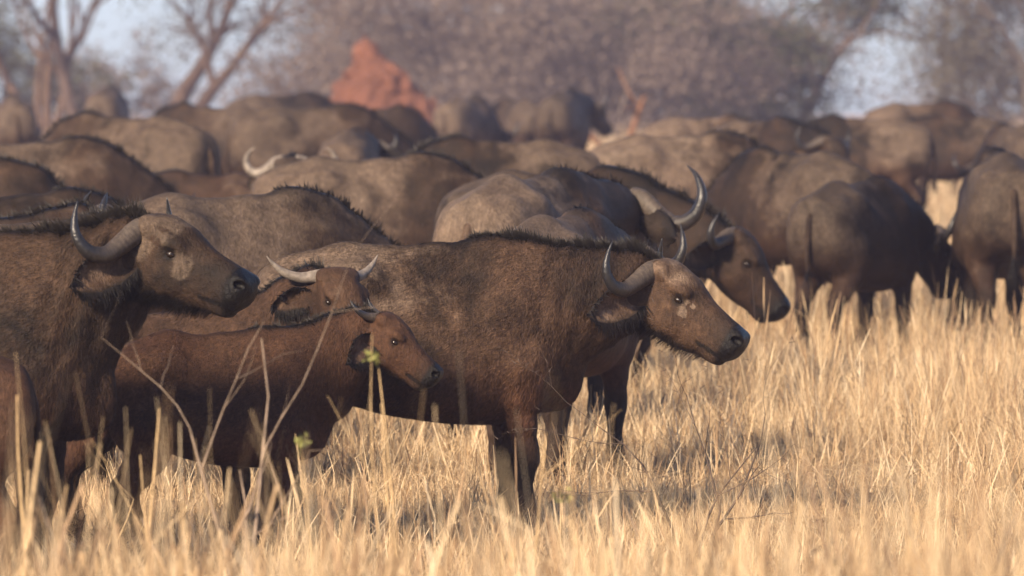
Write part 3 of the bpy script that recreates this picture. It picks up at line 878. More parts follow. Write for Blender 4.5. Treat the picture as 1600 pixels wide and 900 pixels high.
def scatter(name, pts, rot, scl, idx, coll, label, cat):
    me = bpy.data.meshes.new(name)
    me.vertices.add(len(pts)); me.vertices.foreach_set('co', np.asarray(pts, np.float32).ravel())
    a = me.attributes.new('rotv', 'FLOAT_VECTOR', 'POINT'); a.data.foreach_set('vector', np.asarray(rot, np.float32).ravel())
    a = me.attributes.new('sclv', 'FLOAT_VECTOR', 'POINT'); a.data.foreach_set('vector', np.asarray(scl, np.float32).ravel())
    a = me.attributes.new('idxv', 'INT', 'POINT'); a.data.foreach_set('value', np.asarray(idx, np.int32))
    me.materials.append(M_GRASS)
    o = link(name, me)
    tag(o, label, cat, kind='stuff')
    g = bpy.data.node_groups.new(name, 'GeometryNodeTree')
    g.interface.new_socket('Geometry', in_out='INPUT', socket_type='NodeSocketGeometry')
    g.interface.new_socket('Geometry', in_out='OUTPUT', socket_type='NodeSocketGeometry')
    gi = g.nodes.new('NodeGroupInput'); go = g.nodes.new('NodeGroupOutput')
    ci = g.nodes.new('GeometryNodeCollectionInfo'); ci.inputs[0].default_value = coll
    ci.inputs['Separate Children'].default_value = True; ci.inputs['Reset Children'].default_value = True
    ip = g.nodes.new('GeometryNodeInstanceOnPoints'); ip.inputs['Pick Instance'].default_value = True
    def na(nm, ty):
        n = g.nodes.new('GeometryNodeInputNamedAttribute'); n.data_type = ty; n.inputs['Name'].default_value = nm
        return [s for s in n.outputs if s.enabled][0]
    e2r = g.nodes.new('FunctionNodeEulerToRotation')
    g.links.new(na('rotv', 'FLOAT_VECTOR'), e2r.inputs[0])
    g.links.new(gi.outputs[0], ip.inputs['Points']); g.links.new(ci.outputs[0], ip.inputs['Instance'])
    g.links.new(na('idxv', 'INT'), ip.inputs['Instance Index']); g.links.new(e2r.outputs[0], ip.inputs['Rotation'])
    g.links.new(na('sclv', 'FLOAT_VECTOR'), ip.inputs['Scale']); g.links.new(ip.outputs[0], go.inputs[0])
    md = o.modifiers.new('scatter', 'NODES'); md.node_group = g
    return o

def wedge(n, y0, y1, margin, rg):
    """random ground points in the part of the plain that the view takes in, with a margin"""
    wy = lambda y: .084 * y + margin
    out = []
    ys = np.linspace(y0, y1, 400); w = wy(ys); cdf = np.cumsum(w); cdf /= cdf[-1]
    y = np.interp(rg.random(n), cdf, ys)
    x = rg.uniform(-1, 1, n) * wy(y)
    return x, y

def low_tuft(rg, i):
    return [blades(34, rg, .16, .06, .36, .0035, .0085, .55, .25, 4, 0, .5), blades(34, rg, .22, .06, .26, .0035, .0085, 1.2, .7, 3, 0, .4), blades(6, rg, .15, .22, .42, .006, .011, .5, .1, 5, 0, .5)]
def tall_tuft(rg, i):
    return [blades(34, rg, .10, .32, .62, .004, .0075, .25, .04, 5, 0, .22), blades(7, rg, .08, .50, .82, .0035, .005, .18, 0, 6, 1.9, .12),
            blades(24, rg, .13, .14, .34, .004, .007, .5, .3, 3)]
def litter(rg, i):
    return [blades(70, rg, .28, .08, .30, .003, .0065, 1.5, 1.0, 2, 0, .1)]
C_LOW = make_tufts('low_grass_tuft', 12, low_tuft)
C_TALL = make_tufts('tall_grass_tuft', 10, tall_tuft)
def broad_tuft(rg, i):
    return [blades(26, rg, .14, .38, .70, .0045, .012, .36, .03, 6, 0, .4, .45), blades(4, rg, .10, .55, .90, .003, .005, .3, 0, 6, 0, .15), blades(14, rg, .16, .2, .5, .005, .010, .6, .1, 4, 0, .4)]
C_BROAD = make_tufts('broad_grass_tuft', 10, broad_tuft)
C_LIT = make_tufts('straw_litter', 8, litter)

def grow(name, coll, nvar, n, y0, y1, margin, s0, s1, label, dens=None, seed=0):
    rg = np.random.default_rng(seed)
    x, y = wedge(n, y0, y1, margin, rg)
    if dens is not None:
        k = rg.random(n) < dens(x, y)
        x, y = x[k], y[k]
    n = len(x)
    s = rg.uniform(s0, s1, n) * (0.75 + .5 * vnoise(np.stack([x, y, x * 0], 1), .8, seed))
    scl = np.stack([s * rg.uniform(.8, 1.25, n), s * rg.uniform(.8, 1.25, n), s * rg.uniform(.75, 1.2, n)], 1)
    rot = np.stack([rg.normal(0, .10, n), rg.normal(0, .10, n), rg.uniform(0, 6.283, n)], 1)
    return scatter(name, np.stack([x, y, terr(x, y)], 1), rot, scl, rg.integers(0, nvar, n), coll, label, 'grass')

patch = lambda x, y, sc=.6, off=0.: vnoise(np.stack([x, y * .6, x * 0], 1), sc, off)
grow('straw_litter', C_LIT, 8, 9000, 22, 66, 1.5, .8, 1.3, 'fallen straw lying flat between the grass tufts', seed=1)
grow('trampled_dry_grass', C_LOW, 12, 4200, 23, 33.5, 1.5, .35, .85, 'short trampled golden grass at the feet of the nearest buffalo', lambda x, y: np.clip(.35 + 1.3 * (patch(x, y, .9, 2.) - .3), .10, 1), seed=9)
grow('short_dry_grass', C_LOW, 12, 8000, 33.5, 48, 1.5, .5, 1.1, 'short golden dry grass between the middle rows of buffalo', lambda x, y: np.clip(.35 + 1.2 * (patch(x, y) - .3), .12, 1), seed=2)
grow('far_dry_grass', C_LOW, 12, 9000, 48, 140, 2.5, .9, 1.6, 'pale dry grass among the far part of the herd', seed=3)
grow('standing_dry_grass', C_TALL, 10, 3600, 35, 70, 1.5, .50, .98, 'standing golden grass stalks between the buffalo', lambda x, y: np.clip(patch(x, y, .5, 5.) * 1.5 - .35, .05, 1), seed=4)
grow('near_standing_grass', C_TALL, 10, 1100, 19.5, 27, 1.2, .35, .80, 'slightly blurred golden grass just in front of the nearest buffalo', lambda x, y: np.clip(patch(x, y, .9, 3.) * 1.6 - .35, .06, 1), seed=8)
grow('foreground_tall_grass', C_BROAD, 10, 1500, 15.0, 20.0, 1.0, .98, 1.30, 'tall golden grass in the foreground, out of focus', lambda x, y: np.clip(1.7 * (patch(x, y, 1.4, 9.) - .25), .10, 1), seed=25)
grow('nearest_tall_grass', C_BROAD, 10, 1100, 11.0, 15.0, .8, 1.30, 1.68, 'nearest tall golden grass, wholly out of focus along the bottom', lambda x, y: np.clip(1.8 * (patch(x, y, 1.6, 4.) - .2), .12, 1), seed=26)
grow('plain_grass', C_LOW, 12, 5000, 140, 300, 6, 1.6, 2.6, 'dry grass on the plain under the trees', seed=6)

# ------------------------------------------------------------------ dry shrubs, stems and thorn branches
M_TWIG = simple_mat('grey_twig', (0.22, 0.165, 0.125), 0.8, 0.2, 0.35, 14, 0.3)
M_TWIG_DARK = simple_mat('dark_thorn_twig', (0.075, 0.055, 0.045), 0.8, 0.2, 0.35, 18, 0.3)
M_STRAW = simple_mat('straw_stem', (0.47, 0.33, 0.175), 0.6, 0.3, 0.3, 20)
M_LEAF_G = simple_mat('fresh_leaf', (0.17, 0.17, 0.055), 0.6, 0.3, 0.3, 20)

def branch_set(rg, p, d, L, r, depth, out, wob=.18, split=.55, thorns=False, nseg=6):
    pts = [np.array(p, float)]; rad = [r]; d = np.array(d, float); d /= np.linalg.norm(d)
    for k in range(nseg):
        d = d + rg.normal(0, wob, 3) * np.array((1, 1, .7)); d /= np.linalg.norm(d)
        pts.append(pts[-1] + d * L / nseg); rad.append(r * (1 - .75 * (k + 1) / nseg))
        if depth > 0 and k > 0 and rg.random() < split:
            dd = d + rg.normal(0, .75, 3); dd[2] = max(dd[2], -.15) if not thorns else dd[2]
            branch_set(rg, pts[-1], dd, L * rg.uniform(.35, .65), rad[-1] * .7, depth - 1, out, wob, split, thorns, max(3, nseg - 1))
        if thorns and rg.random() < .6:
            t = d + rg.normal(0, 1.2, 3); t /= np.linalg.norm(t)
            out.append(tube([pts[-1], pts[-1] + t * .035], [.0022, .0004], 3, cap=False))
    if min(rad) > 0: out.append(tube(pts, rad, 6 if r > .006 else 4, cap=False))
def joined(out):
    V, Q, o = [], [], 0
    for v, q in out:
        V.append(v); Q.append(q + o); o += len(v)
    return np.concatenate(V), np.concatenate(Q)
def px2(px, d, z=None):
    x = (px - 800) / F_PX * d
    return np.array((x, d, tz(x, d) if z is None else z))
def pt(px, py, d):
    return np.array(((px - 800) / F_PX * d, d, CAM_H - (py - HORIZON) / F_PX * d))

def shrub(name, label, px, d, stems, mat, seed, wob=.15, depth=1, split=.4, thorns=False, base_r=.008, leaves=0, group=None):
    """stems: list of (dx, dy, height vector) from the root"""
    rg = np.random.default_rng(seed)
    o0 = px2(px, d)
    root = link(name, None); root.location = o0
    tag(root, label, 'shrub' if group is None else group[1], group[0] if group else None)
    for (bx, by, vx, vy, vz) in stems:
        out = []
        v = np.array((vx, vy, vz)); L = np.linalg.norm(v)
        branch_set(rg, (bx, by, -.03), v, L, base_r * rg.uniform(.8, 1.2), depth, out, wob, split, thorns)
        V, Q = joined(out)
        link('branch' if not group else 'stem', np_mesh(name, V, Q, mat), root)
        if leaves:
            tip = V[-6:].mean(0)
            lv, lq = [], []
            for _ in range(leaves):
                c = tip + rg.normal(0, .014, 3); a = rg.normal(0, 1, 3); a /= np.linalg.norm(a); b = np.cross(a, rg.normal(0, 1, 3)); b /= np.linalg.norm(b)
                k = len(lv); lv += [c - a * .014, c + b * .007, c + a * .014, c - b * .007]; lq.append((k, k + 1, k + 2, k + 3))
            link('leaf_cluster', np_mesh('leaf_cluster', lv, lq, M_LEAF_G), root)
    return root
shrub('dead_shrub', 'grey leafless shrub out of focus in front of the calf', 372, 23.5, [(0, 0, -.02, .0, 1.30), (.02, .01, -.24, .05, .95), (.0, .02, .30, .0, .75), (-.02, 0, -.38, .1, .62), (.03, 0, .42, -.1, .42)], M_TWIG, 11, .10, 2, .5, base_r=.013)
shrub('thorn_branch', 'dark thorny dead branch standing in the grass below the main buffalo chin', 1085, 29.8, [(0, 0, .10, .05, .72), (.02, 0, .50, .1, .66), (0, .02, -.48, .1, .68), (-.02, 0, .25, -.05, .80)], M_TWIG_DARK, 12, .20, 2, .5, True, base_r=.009)
shrub('yellow_twig_shrub', 'thin pale yellow branching twigs in front of the left buffalo', 150, 26.5, [(0, 0, .22, 0, .48), (0, 0, .12, 0, .44), (0, 0, -.05, 0, .40), (0, 0, .27, .05, .33), (0.02, 0, .02, 0, .3)], M_STRAW, 13, .10, 1, .35, base_r=.0045)
shrub('brown_twig_shrub', 'blurred brown leafless twigs at the lower right corner', 1490, 23.0, [(0, 0, -.35, 0, .50), (0, 0, .15, 0, .62), (.02, 0, -.10, 0, .72), (0, 0, .38, 0, .40), (0, 0, -.5, .1, .28)], M_TWIG, 14, .14, 2, .5, base_r=.007)
shrub('sparse_twig_shrub', 'sparse brown twigs in the foreground grass right of centre', 1300, 24.0, [(0, 0, -.30, 0, .42), (0, 0, .22, 0, .50), (0, 0, .05, 0, .34)], M_TWIG, 15, .14, 2, .5, base_r=.006)
st_g = ('straw stalks in the foreground', 'grass stalk')
for i, (px, d, vx, vz, r, lv, lab) in enumerate([
        (52, 22.0, .03, 1.13, .012, 0, 'thick pale straw stalk standing upright at the left edge'),
        (30, 22.4, .06, .84, .011, 0, 'shorter straw stalk beside the thick one at the left edge'),
        (205, 22.5, .20, 1.05, .011, 0, 'slanting straw stalk leaning right in front of the calf hind leg'),
        (222, 22.9, .06, .88, .009, 0, 'upright straw stalk beside the slanting one before the calf'),
        (655, 22.6, -.20, 1.08, .011, 0, 'straw stalk leaning left under the calf muzzle'),
        (632, 22.9, -.02, 1.20, .009, 0, 'tall thin stalk crossing the calf head'),
        (500, 22.2, -.06, .98, .007, 26, 'thin stalk with a fresh green leaf tip before the calf shoulder'),
        (612, 22.4, -.05, 1.36, .006, 30, 'tallest thin stalk with a yellow green leaf tip above the calf'),
        (850, 22.8, .02, .78, .006, 22, 'thin stalk with a green tip before the main buffalo foreleg'),
        (835, 22.6, -.05, .98, .009, 0, 'pale stalk in front of the main buffalo foreleg')]):
    shrub('grass_stalk', lab, px, d, [(0, 0, vx, 0, vz)], M_STRAW, 40 + i, .035, 1, .10, base_r=r * .8, leaves=lv, group=st_g)

# ------------------------------------------------------------------ termite mound
def mound():
    cx, d = pt(600, 165, 150)[0], 150.0
    f = Field((-3.2, -2.7, -.3), (3.4, 2.7, 3.1), .06)
    base = [(-.1, 0, 0, 1.45, 1.25), (.45, .1, .1, 1.35, 1.0)]
    f.cone((.05, 0, -.9), (-.15, 0, 1.45), 2.25, .70, .3)
    f.cone((.95, .1, -.6), (.45, .1, 1.35), 1.5, .42, .3)
    f.cone((-1.55, -.1, -.6), (-.80, 0, 1.32), 1.3, .36, .3)
    f.cone((-.20, 0, 1.4), (-.38, 0, 2.25), .62, .28, .25)
    f.cone((.30, 0, 1.3), (.22, 0, 1.75), .45, .25, .25)
    f.cone((-.38, 0, 2.1), (-.42, 0, 2.95), .22, .06, .2)
    f.ellip((-.85, -.95, 1.55), (.17, .45, .34), k=.15, cut=True)
    f.ellip((.35, -1.3, .9), (.14, .3, .6), k=.15, cut=True)
    G = np.stack(np.meshgrid(*f.ax, indexing='ij'), -1)
    f.F += (vnoise(G, 2.1) - .5) * .18 + (vnoise(G, 5.5, 7.) - .5) * .26 + (vnoise(G, 12, 3.) - .5) * .12
    V, Q = f.mesh(1)
    m, nt, b, o = new_mat('red_earth')
    tc = N(nt, 'ShaderNodeTexCoord')
    n1 = noise(nt, tc.outputs['Object'], 2.5, 5, .65); n2 = noise(nt, tc.outputs['Object'], 14, 4, .7)
    c = mixc(nt, ramp(nt, n1, [(.35, 0.), (.7, 1.)]), (.115, .042, .022), (.185, .070, .036))
    c = mixc(nt, ramp(nt, n2, [(.5, 0.), (.75, .5)]), c, (.09, .034, .020))
    nt.links.new(c, b.inputs['Base Color']); b.inputs['Roughness'].default_value = .9
    bump(nt, b, n2, .8, .08)
    o = link('termite_mound', np_mesh('termite_mound', V, Q, m))
    o.location = (cx, d, tz(cx, d)); o.scale = (1.12, 1, 1.08)
    tag(o, 'tall red earth termite mound with a pointed top behind the herd', 'termite mound')
mound()

# ------------------------------------------------------------------ trees and bushes behind the herd
def bark(name, col): return simple_mat(name, col, .9, .1, .35, 6, .6, (1, 1, .35))
M_BARK_W = bark('warm_bark', (.095, .062, .043)); M_BARK_G = bark('grey_bark', (.12, .095, .08)); M_BARK_D = bark('dark_bark', (.085, .06, .048))
def leaf_mat(name, a, b_):
    m, nt, b, o = new_mat(name)
    at = N(nt, 'ShaderNodeAttribute', attribute_name='msk')
    sep = N(nt, 'ShaderNodeSeparateColor'); nt.links.new(at.outputs['Color'], sep.inputs[0])
    c = mixc(nt, sep.outputs[0], a, b_)
    nt.links.new(c, b.inputs['Base Color']); b.inputs['Roughness'].default_value = .7; b.inputs['Specular IOR Level'].default_value = .2
    tr = N(nt, 'ShaderNodeBsdfTranslucent'); nt.links.new(c, tr.inputs[0])
    mx = N(nt, 'ShaderNodeMixShader'); mx.inputs[0].default_value = .3
    nt.links.new(b.outputs[0], mx.inputs[1]); nt.links.new(tr.outputs[0], mx.inputs[2]); nt.links.new(mx.outputs[0], o.inputs[0])
    return m
M_LF_BROWN = leaf_mat('dry_brown_leaf', (.135, .105, .088), (.25, .195, .160))
M_LF_GREEN = leaf_mat('dull_green_leaf', (.060, .066, .038), (.125, .125, .075))
M_LF_OLIVE = leaf_mat('olive_grey_leaf', (.085, .078, .055), (.165, .145, .105))

def limb(rg, p, d, L, r, depth, segs, tips, gnarl=.16, up=.04, spread=.7):
    n = 7
    pts = [np.array(p, float)]; rad = [r]; d = np.array(d, float); d /= np.linalg.norm(d)
    for k in range(n):
        d = d + rg.normal(0, gnarl, 3) + np.array((0, 0, up)); d /= np.linalg.norm(d)
        pts.append(pts[-1] + d * L / n); rad.append(max(r * (1 - .62 * (k + 1) / n), .006))
        if depth > 0 and k >= 2 and rg.random() < .62:
            s = rg.normal(0, 1, 3); s -= d * (s @ d); s /= np.linalg.norm(s)
            limb(rg, pts[-1], d * .75 + s * spread, L * rg.uniform(.5, .8), rad[-1] * .68, depth - 1, segs, tips, gnarl * 1.1, up, spread)
        if depth <= 1: tips.append(pts[-1].copy())
    segs.append(tube(pts, rad, 9 if r > .08 else (6 if r > .025 else 4), cap=False))
    tips.append(pts[-1].copy())

def leaves_at(rg, tips, n, spread, size, squash=.7):
    tips = np.array(tips)
    ti = rg.integers(0, len(tips), n)
    c = tips[ti] + rg.normal(0, spread, (n, 3)) * np.array((1, 1, squash))
    a = rg.normal(0, 1, (n, 3)); a /= np.linalg.norm(a, axis=1, keepdims=True)
    b = np.cross(a, rg.normal(0, 1, (n, 3))); b /= np.linalg.norm(b, axis=1, keepdims=True) + 1e-9
    s = rg.uniform(.6, 1.4, n)[:, None] * size
    V = np.stack([c - a * s, c + b * s * .55, c + a * s, c - b * s * .55], 1).reshape(-1, 3)
    Q = np.arange(n * 4).reshape(-1, 4)
    clump = vnoise(tips, .9)[ti]
    K = np.clip(rg.random(n) * .6 + clump * .5, 0, 1)
    return V, Q, np.repeat(np.stack([K, K, K, K * 0 + 1], 1), 4, axis=0)

def tree(name, label, cat, px, d, stems, seed, bark_m, leaf_m, nleaf, lspread, lsize, depth=3, group=None, gnarl=.13, up=.04, spread=.7, low=0, clip=None):
    """stems: (dx, vx, vy, vz, length, radius)"""
    rg = np.random.default_rng(seed)
    root = link(name, None); root.location = px2(px, d)
    tag(root, label, cat, group)
    segs, tips = [], []
    for dx, vx, vy, vz, L, r in stems:
        limb(rg, (dx, 0, -.15), (vx, vy, vz), L, r, depth, segs, tips, gnarl, up, spread)
    V, Q = joined(segs)
    link('trunk', np_mesh(name + '_trunk', V, Q, bark_m), root)
    if low:      # low spreading twigs of a bush
        for _ in range(low):
            a = rg.random() * 6.28; q = rg.uniform(.3, 1) ** .7
            tips.append(np.array((math.cos(a) * q * L * .8, math.sin(a) * q * L * .6, rg.uniform(.2, L * .8))))
    if nleaf:
        if clip: tips = [t_ for t_ in tips if clip[0] < t_[0] < clip[1] or t_[2] > 4.0]
        V, Q, K = leaves_at(rg, tips, nleaf, lspread, lsize)
        V[:, 2] = np.maximum(V[:, 2], .03)
        me = np_mesh(name + '_crown', V, Q, leaf_m, smooth=False); set_msk(me, K)
        link('crown', me, root)
    return root
TR = 'trees behind the herd'
tree('acacia_tree', 'spreading acacia with a forked orange brown trunk left of the pale gap', 'tree', 248, 205, [(0, .18, 0, 1, 5.5, .34), (.25, .75, .1, .9, 6.0, .27)], 21, M_BARK_W, M_LF_OLIVE, 9000, .75, .065, 3, TR, .12, .0)
tree('slender_tree', 'slender dark trunked tree beside the multi-stemmed one', 'tree', 128, 190, [(0, -.10, 0, 1, 6.2, .24)], 22, M_BARK_D, M_LF_OLIVE, 5000, .7, .06, 3, TR, .07, .05)
tree('many_stemmed_tree', 'thin tree with several stems fanning up at the far left', 'tree', 72, 195, [(0, -.45, 0, 1, 5.5, .17), (.1, .05, .1, 1, 6, .16), (.15, .30, -.1, 1, 5.2, .14), (-.1, -.12, .1, 1, 5.6, .13)], 23, M_BARK_W, M_LF_OLIVE, 7000, .7, .06, 3, TR, .09, .05)
tree('green_tree', 'dense dull green tree left of the bright gap on the right', 'tree', 1170, 200, [(1.2, .25, 0, 1, 4.2, .26), (.2, .1, .1, 1, 4.0, .24), (-.2, -.6, 0, .9, 4.0, .22), (0, -.1, -.4, .9, 3.2, .2)], 24, M_BARK_D, M_LF_GREEN, 30000, .55, .085, 3, TR, .12, .02, .55, 200, (-9, 2.1))
tree('thorn_tree', 'grey green tree with a thin trunk right of the bright gap', 'tree', 1512, 205, [(0, .0, 0, 1, 5.6, .16), (.1, .45, 0, .9, 5.0, .12), (-.05, -.3, .1, 1, 5.4, .12)], 25, M_BARK_G, M_LF_OLIVE, 8000, .50, .075, 3, TR, .12, .02, .7, 0, (-.3, 9))
tree('edge_tree', 'dark bushy tree at the right edge behind the herd', 'tree', 1625, 198, [(0, -.2, 0, 1, 4.6, .22), (0, .4, .2, .9, 4.2, .18), (-.1, -.6, 0, .8, 3.6, .14)], 26, M_BARK_G, M_LF_OLIVE, 18000, .6, .065, 3, TR, .15, .02, .8, 160)
BU = 'dry bushes behind the herd'
for i, (px, d, lab, sc, nl) in enumerate([
        (535, 215, 'dry grey bush just left of the termite mound top', .8, 6000),
        (700, 192, 'large grey brown bush right of the termite mound', 1.25, 17000),
        (820, 205, 'tall mauve brown bush in the middle of the background', 1.3, 17000),
        (930, 190, 'twiggy brown bush above the red dead stump', 1.2, 16000),
        (1050, 200, 'brown bush against the dull green tree', 1.25, 16000),
        (760, 262, 'far brown bush filling the space behind the mauve one', 1.5, 15000),
        (900, 268, 'far brown bush behind the twiggy one', 1.5, 15000),
        (1020, 265, 'far grey bush behind the brown one next to the green tree', 1.5, 15000),
        (1085, 270, 'far olive bush behind the dull green tree', 1.5, 15000),
        (1660, 262, 'far bush filling the right edge behind the thorn tree', 1.4, 13000),
        (610, 225, 'far grey bush showing behind the termite mound', 1.2, 13000),
        (190, 225, 'low grey bush between the slender trunk and the acacia', .62, 5000),
        (10, 215, 'yellowish green bush at the left edge', .85, 8000)]):
    tree('dry_bush', lab, 'bush', px, d, [(0, rx * sc, ry, 1, 3.8 * sc, .09 * sc) for rx, ry in ((0, .1), (.5, -.2), (-.55, .1), (.25, .5), (-.25, -.4), (.85, 0), (-.85, .1))], 60 + i,
         M_BARK_G, M_LF_GREEN if px == 10 else M_LF_BROWN, nl, .38 * sc, .078, 2, BU, .18, .0, .9, int(150 * sc))
ds = link('dead_stump', None); ds.location = px2(965, 132)
tag(ds, 'small forked orange brown dead stump behind the herd', 'stump')
rg = np.random.default_rng(5); segs = []; tp_ = []
limb(rg, (0, 0, -.1), (.45, 0, 1), 1.9, .10, 1, segs, tp_, .14); limb(rg, (0, 0, -.1), (-.35, .1, 1), 1.5, .08, 1, segs, tp_, .14)
V, Q = joined(segs); link('trunk', np_mesh('dead_stump', V, Q, simple_mat('red_wood', (.20, .105, .06), .85, .1, .3, 5, .4)), ds)

# ------------------------------------------------------------------ the herd
HEROES = dict(
    cow=dict(poll=(1.05, -.12, 1.235), yaw=-33, pitch=32, horn=.92, vox=.010, fur=85000, eye_patch=1.0, face_dust=.15, seed=2, mane=4500, tail_swing=-.8, folds=.25, legs=((.03, 0), (.0, 0), (-.05, 0), (.04, 0))),
    lead=dict(poll=(.84, .04, 1.43), yaw=-14, pitch=20, face_dust=2.2, head_scale=1.04, vox=.010, fur=85000, eye_patch=.9, seed=5, mane=4000, folds=.45, legs=((.0, 0), (-.05, 0), (0, 0), (0, 0))),
    calf=dict(poll=(.92, -.04, 1.46), yaw=-18, pitch=36, vox=.0115, fur=70000, seed=8, mane=1800, young=1.0, horn=.55, head_scale=1.0, ear=.85, horn_r=.034, legs=((.10, 0), (-.10, 0), (.08, 0), (-.06, 0)),
              horn_shape=[(.0, .06, .07), (-.03, .10, .08), (-.09, .17, .10), (-.16, .24, .15), (-.22, .28, .22), (-.26, .29, .29)], ear_dir=(-.30, .80, -.45)),
    heifer=dict(poll=(.93, -.20, 1.60), yaw=-52, pitch=36, vox=.0115, fur=40000, seed=9, mane=1500, young=.7, horn=.85, ear=.72, horn_r=.038,
                horn_shape=[(.0, .06, .06), (-.02, .11, .06), (-.06, .20, .055), (-.10, .29, .085), (-.13, .36, .14), (-.15, .41, .20)]))
BIG_HORN = [(.02, .05, .065), (-.01, .12, .055), (-.05, .22, -.01), (-.07, .33, -.055), (-.08, .43, -.01), (-.08, .47, .09), (-.05, .43, .19), (-.02, .36, .25)]
BACKS = dict(
    graze=dict(poll=(1.02, 0, .80), pitch=62, seed=3),
    graze_b=dict(poll=(.98, .12, .66), yaw=14, pitch=66, seed=13, legs=((.08, 0), (-.06, 0), (-.05, 0), (.06, 0))),
    graze_c=dict(poll=(1.04, -.05, .96), yaw=-22, pitch=58, seed=23, legs=((.05, 0), (-.05, 0), (-.08, 0), (.07, 0))),
    stand=dict(poll=(1.06, 0, 1.22), pitch=36, seed=4, horn_shape=BIG_HORN, horn_r=.052),
    stand_b=dict(poll=(1.02, -.15, 1.18), yaw=-30, pitch=42, seed=14),
    low=dict(poll=(1.04, .08, 1.0), yaw=28, pitch=48, seed=6, horn=.72),
    stand_c=dict(poll=(1.02, 0, 1.15), pitch=40, seed=16, horn=.9),
    raised=dict(poll=(.93, .0, 1.42), pitch=34, seed=7, horn_shape=BIG_HORN, horn_r=.056, horn=.72),
    small=dict(poll=(.95, 0, 1.25), pitch=45, seed=15, young=.8, horn=.6))
MODELS = {k: buffalo_parts(k, **v) for k, v in HEROES.items()}
for k, v in BACKS.items():
    MODELS[k] = buffalo_parts(k, **{'vox': .019, **v})

def herd(model, px, ytop, d, heading, look, label, pale=False, hscale=None):
    """px: image column of the shoulders; ytop: image row of the back line; d: metres from the camera"""
    x = (px - 800) / F_PX * d
    z = tz(x, d)
    top = CAM_H - (ytop - HORIZON) / F_PX * d - z
    s = hscale or top / 1.425
    o = place_buffalo(MODELS[model], (x, d, z - .01), heading, s, label, look, pale)
    print('HERD %-8s d=%.1f scale=%.2f %s' % (model, d, s, label))
    return o
# look = (dust, brightness, redness)
herd('cow', 700, 381, 31.6, 12, (.24, 1.15, .75), 'brown buffalo cow in sharp focus in the middle, head held out to the right')
herd('lead', -55, 377, 28.6, -14, (.12, .70, .45), 'dark buffalo cow at the left edge with head raised and pale face')
herd('calf', 365, 520, 29.8, 4, (.08, .88, 1.0), 'reddish brown calf standing in front of the middle cow')
herd('heifer', 290, 488, 30.65, -4, (.12, .85, .6), 'young buffalo peering over the calf back with spread horns', True)
herd('small', -190, 540, 27.4, 182, (.0, .9, 1.0), 'reddish calf rump cut off by the left edge in the foreground')
herd('graze', 400, 305, 37.2, 28, (.85, 0.74, .3), 'pale grey dusty back just behind the raised head at left')
herd('graze', 610, 247, 48, 8, (.62, 0.85, .4), 'large muddy buffalo grazing sideways behind the middle cow rump')
herd('raised', 478, 262, 54.5, -97, (.5, 0.53, .4), 'buffalo facing the camera, only its pale curved horns showing over a muddy back', True)
herd('stand', 850, 276, 39.2, 65, (.55, 1.00, .6), 'buffalo with one big curved dark horn behind the middle cow withers')
herd('stand_c', 890, 338, 35.4, 72, (.38, 0.90, .8), 'smaller brown buffalo directly behind the middle cow back, short upcurved horn')
herd('low', 905, 270, 43.2, -34, (.02, 0.48, .35), 'dark buffalo lowering its head right of the middle cow horns')
herd('graze_b', 1222, 238, 52.5, 128, (.5, 0.56, .5), 'buffalo seen from behind left of the calf-sized grazer at right')
herd('graze_c', 1352, 284, 49.0, 60, (.30, 0.45, .5), 'dark brown buffalo grazing in tall grass at right, seen from behind')
herd('graze_b', 1560, 240, 49.5, 92, (.45, 0.51, .4), 'rump with hanging tail at the right edge, seen straight from behind')
herd('graze_b', 1330, 185, 78, 176, (.45, 0.86, .4), 'buffalo standing sideways below the bright gap')
herd('graze', 1452, 161, 99, 15, (.35, 0.88, .3), 'far dark hump just right of the bright gap')
herd('low', 1480, 184, 87, 172, (.18, 0.59, .3), 'dark buffalo facing left at the far right of the herd')
herd('graze', 1577, 196, 80, 108, (.6, 0.56, .4), 'pale rump in the back row at the right edge')
herd('stand_c', 1200, 188, 74, -50, (.4, 0.61, .8), 'reddish buffalo facing the camera with a white horn tip')
herd('graze_b', 1115, 184, 85, 4, (.5, 1.03, .7), 'brown back with dark mane in the back row below the green tree')
herd('graze', 1085, 212, 58.5, 18, (.8, 1.15, .3), 'pale sandy coloured buffalo behind the dark head-lowering one')
herd('graze_b', 755, 220, 56.5, 184, (.28, 0.66, .4), 'long dark buffalo standing sideways below the far bush')
herd('graze', 735, 152, 112, 65, (.7, 0.85, .5), 'far blurred rump beside the right foot of the termite mound')
herd('graze_b', 800, 156, 116, 120, (.5, 0.61, .5), 'far blurred dark buffalo in the middle of the back row')
herd('stand_b', 885, 143, 113, 75, (.65, 0.53, .5), 'tallest far blurred buffalo left of the dead stump')
herd('graze_b', 315, 167, 81, 158, (.25, 0.62, .3), 'buffalo with dark shoulders under the acacia trunk')
herd('graze', 505, 168, 74, 18, (.55, 0.65, .5), 'buffalo with dusty flank left of the termite mound foot')
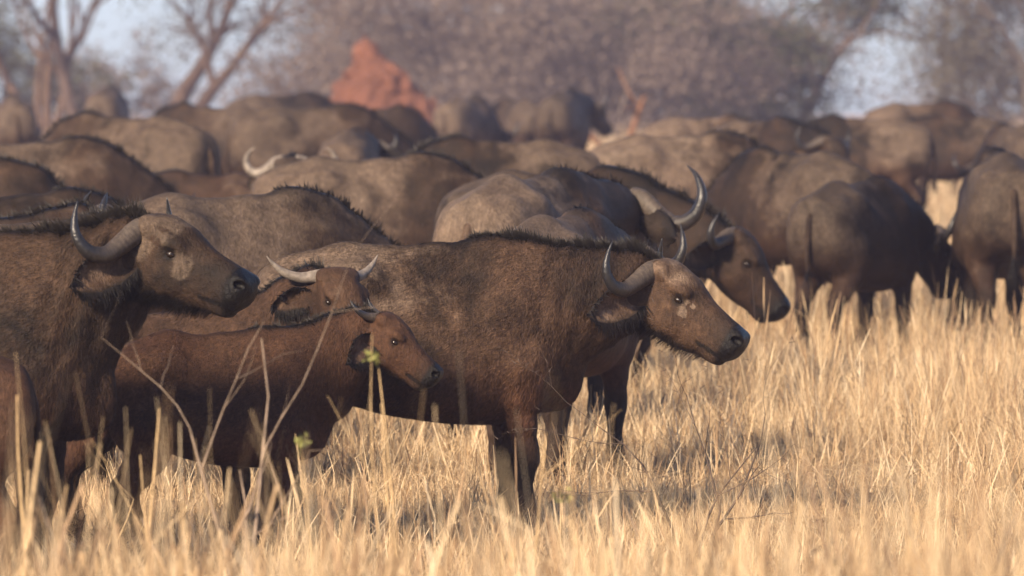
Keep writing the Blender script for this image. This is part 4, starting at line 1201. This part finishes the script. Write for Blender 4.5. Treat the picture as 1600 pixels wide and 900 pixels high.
herd('graze_b', 600, 170, 87, 28, (.35, 0.48, .3), 'dark humped buffalo against the left foot of the termite mound')
herd('small', 552, 207, 66, 82, (.6, 0.77, .4), 'small pale rump between the muddy back and the termite mound')
herd('graze', 455, 148, 106, 10, (.4, 0.69, .3), 'far back row buffalo left of the termite mound slope')
herd('graze_b', 175, 183, 61.5, 148, (.5, 0.68, .75), 'big reddish brown buffalo with light rump in the left half')
herd('graze', 172, 138, 119, 84, (.75, 0.71, .5), 'far pale buffalo between the left tree trunks')
herd('graze', 22, 152, 101, 97, (.5, 0.77, .6), 'far rump at the left edge below the trees')
herd('graze', 75, 222, 52.3, 14, (.6, 0.77, .3), 'grey buffalo with a black mane line near the left edge')
herd('graze_b', -45, 258, 46, 4, (.3, 0.66, .6), 'brown back almost cut off by the left edge')
herd('graze', 55, 304, 40.3, 16, (.28, 0.45, .7), 'brown back with arched black mane above the left cow')
herd('graze_b', 85, 346, 33.9, 10, (.35, 0.98, .7), 'brown back just above the mane of the left cow')
herd('raised', -85, 352, 36.6, 12, (.35, 0.69, .5), 'buffalo hidden behind the left cow, one thin upright horn showing')
herd('small', 305, 272, 56.5, 168, (.2, 0.72, .6), 'dark young buffalo below the big reddish one')

# ------------------------------------------------------------------ dusty air
hz = np.array([(x, y, z) for x in (-430, 430) for y in (-45, 910) for z in (-1.2, 16.0)], np.float32)
hq = np.array([(0, 1, 3, 2), (4, 6, 7, 5), (0, 4, 5, 1), (2, 3, 7, 6), (0, 2, 6, 4), (1, 5, 7, 3)])
hm = bpy.data.materials.new('dusty_air'); hm.use_nodes = True
hn = hm.node_tree; hn.nodes.clear()
ho = hn.nodes.new('ShaderNodeOutputMaterial'); hv_ = hn.nodes.new('ShaderNodeVolumePrincipled')
hv_.inputs['Color'].default_value = (.66, .64, .95, 1)
hv_.inputs['Density'].default_value = 0.00065
hv_.inputs['Anisotropy'].default_value = 0.0
hn.links.new(hv_.outputs[0], ho.inputs['Volume'])
tag(link('haze', np_mesh('haze', hz, hq, hm, smooth=False)), 'pale dusty evening air over the plain', 'haze', kind='stuff')
